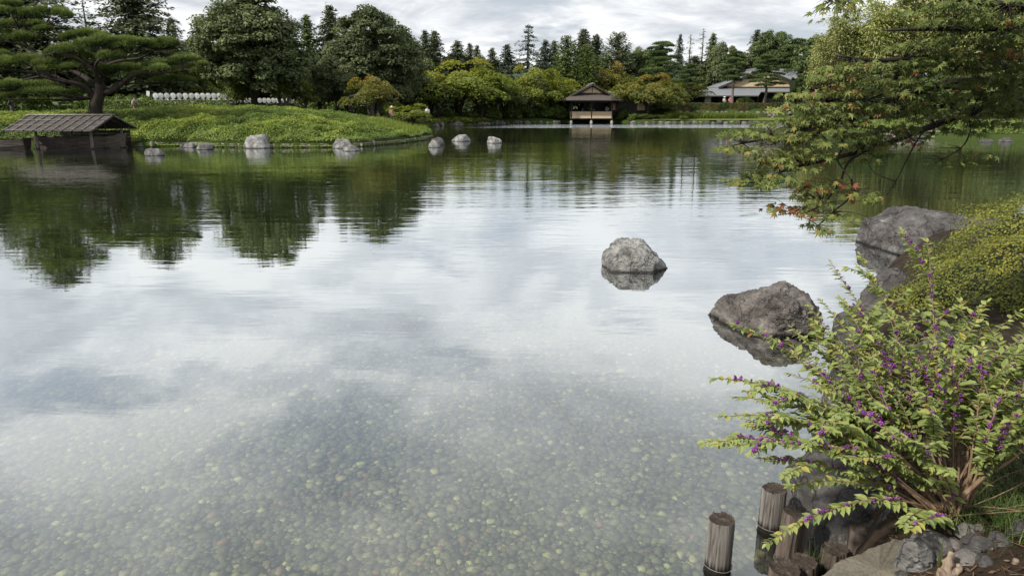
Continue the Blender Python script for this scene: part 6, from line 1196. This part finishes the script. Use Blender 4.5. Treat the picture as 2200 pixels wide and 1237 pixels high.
def berry_bush():
    rng = np.random.default_rng(101); b0 = W(2042, 1112, 2.80); b0[2] = gz(b0[0], b0[1]); root = empty('berry_bush', b0, label='arching bush with pale green leaves and purple berry clusters at the water edge', cat='bush'); o = b0.copy()
    tips = [(1505, 948, 2.85), (1540, 892, 2.95), (1545, 812, 3.15), (1580, 962, 2.75), (1575, 850, 3.1), (1600, 905, 2.9), (1640, 715, 3.45), (1700, 712, 3.5), (1745, 660, 3.6), (1765, 640, 3.7), (1785, 560, 3.9), (1852, 548, 3.9), (1800, 640, 3.6), (1990, 512, 3.55), (1905, 680, 3.4), (2065, 650, 3.4), (2110, 690, 3.3), (2030, 700, 3.3),
        (2150, 730, 3.2), (2195, 700, 3.2), (2230, 770, 3.1), (2185, 760, 3.05), (2165, 830, 2.8), (2215, 880, 2.8), (2240, 800, 2.9), (1690, 1048, 2.72), (1655, 1165, 2.55), (1640, 985, 2.8), (1955, 1142, 2.45), (1940, 1120, 2.5), (1800, 985, 2.7), (1880, 760, 3.2), (1950, 700, 3.3), (1840, 830, 3.0), (1960, 820, 2.9), (2040, 760, 3.0), (1750, 870, 3.0), (1700, 800, 3.2), (1660, 900, 2.95), (1780, 760, 3.3), (2110, 740, 3.0), (2000, 1000, 2.55), (1900, 930, 2.7), (1860, 700, 3.4), (2090, 750, 3.1), (2150, 950, 2.7), (1740, 960, 2.75)]
    B, X, Z, L, T = [], [], [], [], []; st = MB(); berries = []
    def leafy(P, l0, l1, start, step, fert):
        """opposite leaf pairs along the stem points P"""
        seg = np.linalg.norm(np.diff(P, axis=0), axis=1); cum = np.concatenate([[0], np.cumsum(seg)]); tot = cum[-1]; s = start * tot; side = rng.uniform(0, 3.14)
        while s < tot:
            i = min(np.searchsorted(cum, s, 'right') - 1, len(P) - 2); p = P[i] + (P[i + 1] - P[i]) * ((s - cum[i]) / max(seg[i], 1e-6)); d = nrm(P[i + 1] - P[i]); h = nrm(np.cross(d, (0, 0, 1)) + 1e-6); f = s / tot
            for sg in (-1, 1):
                l = (l0 + (l1 - l0) * f) * rng.uniform(0.6, 1.3); out = h * sg * rng.uniform(0.7, 1.1) + d * rng.uniform(0.45, 0.9) + np.array((0, 0, rng.uniform(-0.8, 0.25))) + rng.normal(size=3) * 0.12
                B.append(p); X.append(out); Z.append(np.array((0, 0, 1.0)) + rng.normal(size=3) * 0.42 + d * 0.2); L.append(l); T.append(np.clip(rng.normal(0.48, 0.24) + (0.12 if f > 0.8 else 0), 0, 0.965 if rng.random() < 0.8 else 1))
            if fert and 0.10 < f < 0.92 and rng.random() < 0.88: berries.append((p + np.array((-0.002, -0.006, 0.012)) + rng.normal(size=3) * 0.004, rng.uniform(0.6, 1.1)))
            s += step * (1 - 0.35 * f) * rng.uniform(0.85, 1.2)
        B.append(P[-1]); X.append(nrm(P[-1] - P[-2]) + rng.normal(size=3) * 0.1); Z.append(np.array((0, 0, 1.0))); L.append(l1 * 0.9); T.append(0.8)
    for j, tp in enumerate(tips):
        tipw = W(*tp) - o; base = np.array((rng.normal() * 0.03, rng.normal() * 0.03, -0.03)); hz = np.array((tipw[0], tipw[1], 0)); Ld = np.linalg.norm(tipw)
        mid = base + tipw * 0.42 + np.array((0, 0, (0.27 if tipw[2] < 0.6 else 0.13) * Ld + 0.05)); 
        if tipw[2] < 0.3: mid = base + tipw * (0.45, 0.45, 0) + np.array((0, 0, 0.34 * Ld))
        P = bez(base, mid, tipw, 26) + np.cumsum(rng.normal(size=(26, 3)), 0) * 0.0022 * np.linspace(0, 1, 26)[:, None]
        st.add(*tube(P, np.linspace(0.0068, 0.0012, 26), 6, cap=False)); fert = rng.random() < (0.35 if tp[1] < 700 else 0.72)
        leafy(P, 0.064, 0.036, 0.45 if tipw[0] > -0.3 else 0.31, 0.024, fert)
        for k in range(0 if tp[1] > 1030 else (3 if tp[1] > 960 else rng.integers(5, 9))):
            i = rng.integers(9, 22); p = P[i]; d = nrm(P[min(i + 2, 25)] - P[i - 2]); h = nrm(np.cross(d, (0, 0, 1))) * rng.choice([-1, 1]); e = p + (d * rng.uniform(0.5, 1.0) + h * rng.uniform(0.4, 0.9) + np.array((0, 0, rng.uniform(-0.1, 0.35)))) * rng.uniform(0.12, 0.30); e[2] = max(e[2], -0.30)
            Q = bez(p, (p + e) / 2 + (0, 0, 0.03), e, 9); st.add(*tube(Q, np.linspace(0.0032, 0.0010, 9), 5, cap=False)); leafy(Q, 0.060, 0.034, 0.15, 0.021, fert and rng.random() < 0.6)
    for pts in ([(2062, 1070, 2.75), (2120, 1020, 2.75), (2175, 985, 2.75), (2230, 930, 2.75)], [(2030, 1120, 2.8), (1980, 1075, 2.8), (1930, 1030, 2.85), (1885, 1010, 2.9)], [(2020, 1112, 2.78), (1985, 1050, 2.85), (1945, 1000, 2.95), (1930, 900, 3.1)]): P = spline([W(*p) - o for p in pts], 7); st.add(*tube(P, np.linspace(0.012, 0.006, len(P)), 7))
    for k in range(16): a = rng.uniform(0, 6.28); e = np.array((0.5 * math.cos(a), 0.35 * math.sin(a), rng.uniform(0.1, 0.5))); st.add(*tube(bez(rng.normal(size=3) * (0.04, 0.04, 0), e * 0.5 + rng.normal(size=3) * 0.05, e, 8), np.linspace(0.004, 0.001, 8), 5, cap=False))
    st.build('stems', STEM, root, True)
    B, X, Z, L, T = map(np.array, (B, X, Z, L, T)); leaf_parts(root, 'leaf', LM['berry_leaf'], B, X, Z, L, T, _lm, _lf, 1.0, 300)
    m, nt, out = new_mat('berry'); t = NT(nt); oi = t.n('ShaderNodeObjectInfo'); c = t.ramp(oi.outputs['Random'], [(0, (0.095, 0.012, 0.115)), (0.6, (0.17, 0.025, 0.20)), (1, (0.28, 0.060, 0.30))]); t.L.new(t.bsdf(c, 0.35, spec=0.5), out.inputs[0])
    V0, F0 = ico(1); prot = []
    for k in range(5):
        mb = MB()
        for q in range(15): d = rsph(rng, 1)[0] * rng.uniform(0.35, 1.0) * np.array((0.014, 0.014, 0.010)); mb.add(V0 * 0.0042 * rng.uniform(0.85, 1.15) + d, F0)
        prot.append(mb.mesh('berry_cluster', m, True))
    bp = np.array([q[0] for q in berries]) + o; ub = bp - np.array((0, 0, CAM_H)); fy = ub[:, 1] * CT - ub[:, 2] * ST; ok = (ub[:, 0] / fy < 0.75) & (np.abs(ub[:, 1] * ST + ub[:, 2] * CT) / fy < 0.42)
    sel = np.nonzero(ok)[0]; sel = rng.permutation(sel)[:640]; sel = sel[np.argsort(np.linalg.norm(ub[sel], axis=1))]; keep, far = sel[:297], sel[297:]; mb = MB()
    for k in far:
        p, s = berries[k]
        for q in range(11): mb.add(V0 * 0.0042 * s + p + rsph(rng, 1)[0] * rng.uniform(0.35, 1.0) * np.array((0.014, 0.014, 0.010)) * s, F0)
    mb.build('berries', m, root, True)['kind'] = 'stuff'
    for k in keep: p, s = berries[k]; q = link('berry_cluster', prot[k % 5], root, p); q.scale = (s, s, s); q.rotation_euler = tuple(rng.uniform(0, 6.28, 3))
    print('berry leaves', len(B), 'berries', len(berries))
berry_bush()

# ------------------------------------------------------------------ the maple leaning in from the right
LMAT('maple_near', [(0.0, (0.060, 0.085, 0.022)), (0.40, (0.125, 0.165, 0.045)), (0.80, (0.255, 0.290, 0.090)), (0.87, (0.32, 0.25, 0.085)), (0.93, (0.29, 0.13, 0.075)), (1.0, (0.32, 0.095, 0.065))], trans=0.30, var=0.35, spec=0.3, rough=0.5)
def maple_leaf():
    lob = [(-2.35, 0.42), (-1.62, 0.70), (-0.82, 0.92), (0.0, 1.0), (0.82, 0.92), (1.62, 0.70), (2.35, 0.42)]; pts = []
    for i, (a, r) in enumerate(lob):
        pts.append((math.sin(a) * r, math.cos(a) * r))
        if i < 6: b = (a + lob[i + 1][0]) / 2; pts.append((math.sin(b) * 0.36, math.cos(b) * 0.36))
    pts = np.array(pts) * 0.62; V = [(0, 0.02, 0)] + [(x, y + 0.22, -0.17 * (x * x + y * y) * 2.2 + (0.03 if i % 2 else 0)) for i, (x, y) in enumerate(pts)]; n = len(pts)
    return np.array(V), np.array([(0, 1 + i, 2 + i) for i in range(n - 1)][::1])[:, [0, 2, 1]]
def near_maple():
    rng = np.random.default_rng(202); tx, ty = 6.6, 5.4; o = np.array((tx, ty, gz(tx, ty))); root = empty('maple_tree', o, label='near maple leaning in from the right with green leaves turning rust red', cat='maple')
    tb = MB(); fork = np.array((6.2, 5.3, 2.2))
    P = spline([o - (0, 0, 0.1), o + (-0.1, 0, 0.8), fork], 6); tb.add(*tube(P - o, np.linspace(0.16, 0.11, len(P)), 12))
    br = [([(2230, 165, 5.1), (2140, 172, 5.0), (2040, 178, 4.9), (1940, 205, 4.8), (1840, 245, 4.8), (1780, 262, 4.8)], 0.040), ([(2250, 205, 5.2), (2120, 232, 5.1), (2010, 268, 5.0), (1900, 310, 4.9), (1800, 338, 4.8), (1700, 362, 4.7), (1620, 392, 4.6)], 0.036),
        ([(2260, 120, 5.0), (2120, 122, 4.8), (1990, 125, 4.6), (1880, 130, 4.5), (1800, 120, 4.5)], 0.032), ([(2260, 60, 4.7), (2120, 60, 4.6), (1990, 62, 4.5), (1900, 66, 4.5)], 0.032), ([(2260, 20, 4.4), (2100, 5, 4.3), (1950, -22, 4.2), (1820, -12, 4.2), (1775, 8, 4.2)], 0.024),
        ([(1838, 245, 4.8), (1812, 290, 4.75), (1808, 322, 4.7), (1800, 345, 4.7), (1828, 385, 4.65)], 0.014), ([(1860, 322, 4.85), (1822, 350, 4.75), (1800, 400, 4.65), (1752, 448, 4.6), (1672, 462, 4.5)], 0.011), ([(1830, 385, 4.65), (1830, 420, 4.6), (1790, 455, 4.55), (1752, 490, 4.5)], 0.009),
        ([(1990, 275, 5.0), (1972, 300, 4.9), (1950, 340, 4.85), (1925, 390, 4.8)], 0.007), ([(2080, 250, 5.0), (2085, 280, 4.9), (2065, 318, 4.85), (2010, 350, 4.8)], 0.007), ([(1800, 262, 4.8), (1720, 282, 4.75), (1640, 300, 4.7), (1560, 315, 4.65)], 0.013), ([(1880, 230, 4.8), (1800, 215, 4.75), (1720, 232, 4.7), (1690, 240, 4.65)], 0.014)]
    paths = []
    for pts, r in br: Q = spline([W(*p) for p in pts], 7); paths.append(Q); tb.add(*tube(Q - o, np.linspace(r, max(0.0035, r * 0.14), len(Q)), 8))
    for k in (0, 1, 2, 3, 4): a = paths[k][0]; tb.add(*tube(bez(fork - o, (fork + a) / 2 - o + (0, 0, 0.1), a - o, 8), np.linspace(0.09, br[k][1], 8), 10))
    for pts in ([(1925, 390, 4.8), (1880, 372, 4.8), (1860, 340, 4.8)], [(1925, 390, 4.8), (1905, 420, 4.8)], [(1640, 300, 4.7), (1655, 270, 4.7)], [(1668, 302, 4.7), (1650, 275, 4.7), (1636, 262, 4.7)], [(1690, 296, 4.7), (1660, 310, 4.7), (1630, 308, 4.7)]): Q = spline([W(*p) for p in pts], 6); tb.add(*tube(Q - o, np.linspace(0.004, 0.0015, len(Q)), 5))
    allp = np.concatenate(paths)
    # leaf sprays: column, row, distance, half width px, half height px, leaves, redness
    S = [(1600, 298, 4.65, 52, 32, 110, .05), (1650, 275, 4.7, 34, 22, 60, .05), (1572, 318, 4.65, 26, 14, 30, .0), (1660, 335, 4.7, 40, 20, 60, .05), (1720, 268, 4.7, 52, 34, 140, .05), (1702, 305, 4.7, 44, 30, 110, .05), (1762, 300, 4.65, 52, 40, 150, .08), (1735, 340, 4.65, 50, 24, 90, .08), (1690, 350, 4.65, 34, 16, 50, .05),
        (1600, 385, 4.55, 48, 15, 80, .06), (1640, 372, 4.6, 40, 14, 60, .06), (1740, 240, 4.7, 56, 34, 150, .08), (1705, 215, 4.7, 26, 26, 60, .0), (1790, 215, 4.65, 60, 36, 170, .10), (1830, 260, 4.7, 56, 40, 160, .15), (1800, 175, 4.6, 50, 34, 150, .03), (1855, 152, 4.55, 58, 34, 140, .03), (1805, 140, 4.5, 30, 20, 50, .0), (1880, 195, 4.6, 60, 40, 180, .08), (1930, 245, 4.75, 60, 36, 160, .12), (1900, 290, 4.85, 56, 26, 110, .10),
        (1850, 300, 4.8, 40, 26, 80, .12), (1950, 112, 4.5, 58, 34, 150, .03), (1990, 145, 4.6, 70, 44, 230, .06), (1975, 205, 4.8, 64, 40, 200, .08), (2010, 260, 4.95, 60, 30, 130, .06), (2060, 85, 4.5, 80, 50, 270, .05), (2010, 62, 4.45, 56, 32, 120, .02), (2070, 160, 4.7, 80, 50, 270, .08), (2080, 225, 4.95, 70, 44, 220, .06), (2150, 115, 4.6, 70, 60, 260, .08), (2150, 40, 4.4, 80, 50, 260, .10), (2070, 20, 4.35, 70, 30, 170, .06), (2020, 8, 4.3, 50, 18, 70, .03), (2160, 190, 4.8, 60, 50, 220, .08), (2120, 238, 5.0, 60, 34, 160, .06), (2190, 60, 4.4, 50, 60, 170, .12), (2185, 215, 5.0, 44, 40, 110, .06), (2195, 150, 4.6, 50, 50, 160, .1),
        (1780, 15, 4.2, 26, 18, 46, .0), (1820, -5, 4.2, 40, 16, 50, .0), (1795, 34, 4.2, 12, 8, 10, .0), (1745, 410, 4.65, 44, 24, 100, .10), (1700, 445, 4.55, 40, 18, 70, .15), (1780, 385, 4.65, 34, 16, 46, .05), (1840, 410, 4.62, 36, 20, 60, .25), (1790, 455, 4.55, 36, 18, 56, .35), (1755, 485, 4.5, 16, 14, 22, .30), (1865, 425, 4.62, 22, 14, 26, .5), (1850, 335, 4.8, 30, 20, 36, .35), (2020, 345, 4.82, 26, 8, 12, .2), (2068, 325, 4.85, 30, 16, 22, .35), (1960, 305, 4.9, 26, 16, 20, .3)]
    B, X, Z, L, T = [], [], [], [], []
    for (px, py, Y, hw, hh, n, red) in S:
        k = mpp(Y, 2.3); c = W(px, py, Y); s = allp[np.argmin(np.linalg.norm(allp - c, axis=1) + 0.35 * np.maximum(0, c[0] - allp[:, 0]))]
        tw = max(4, n // 8); n = int(n * (1.45 if px < 1900 else 1.25))
        for q in range(tw):
            e = c + rng.normal(size=3) * np.array((hw * k * 0.5, 0.16, hh * k * 0.42)); mid = (s + e) / 2 + rng.normal(size=3) * 0.02 + (0, 0, 0.03); Q = bez(s, mid, e, 8); tb.add(*tube(Q - o, np.linspace(0.0034, 0.0009, 8), 4, cap=False))
        # thin drooping sheets, one over the other, each leaf hanging outwards over the next
        n = int(n * 0.62); ns = max(1, int(round(hh * k * 2 / 0.085))); u = rng.uniform(-1, 1, (n, 2)); u = u[np.linalg.norm(u, axis=1) < 1.05]; n = len(u); sh = rng.integers(0, ns, n); lv = ((sh + 0.5) / ns * 2 - 1)
        w = np.sqrt(np.maximum(0.12, 1 - lv ** 2)); off = rng.normal(size=ns)[sh] * 0.22
        P = c + np.stack([(u[:, 0] * w + off) * hw * k, u[:, 1] * 0.26 * w, lv * hh * k - 0.16 * hw * k * (u[:, 0] ** 2 + 0.6 * u[:, 1] ** 2) * w - 0.07 * np.maximum(0, -u[:, 0]) * hw * k], 1) + rng.normal(size=(n, 3)) * np.array((0.012, 0.012, 0.008))
        out = nrm(np.array((-0.55, -0.35, -0.50)) + np.stack([u[:, 0] * 0.9, u[:, 1] * 0.7, 0 * u[:, 0] - 0.15], 1) + rng.normal(size=(n, 3)) * 0.40)
        B.append(P); X.append(out); Z.append(np.array((-0.35, -0.45, 0.9)) + rng.normal(size=(n, 3)) * 0.40); L.append(rng.uniform(0.036, 0.078, n)); tt = np.clip(rng.normal(0.58 if px < 1900 else 0.36, 0.2, n), 0, 0.84); rs = rng.random(ns)[sh] < red * 0.7; rd = (rng.random(n) < np.where(rs, 0.40, red * 0.15)); tt[rd] = rng.uniform(0.85, 1.0, rd.sum()); T.append(tt)  # sunlit left and shaded right of the tree put into the leaf tint
    B, X, Z, L, T = map(np.concatenate, (B, X, Z, L, T)); V0, F0 = maple_leaf(); leaf_parts(root, 'leaf', LM['maple_near'], B - o, X, Z, L, T, V0, F0, 1.0, 300)
    tb.build('branches', BARK, root, True); print('maple leaves', len(B))
near_maple()
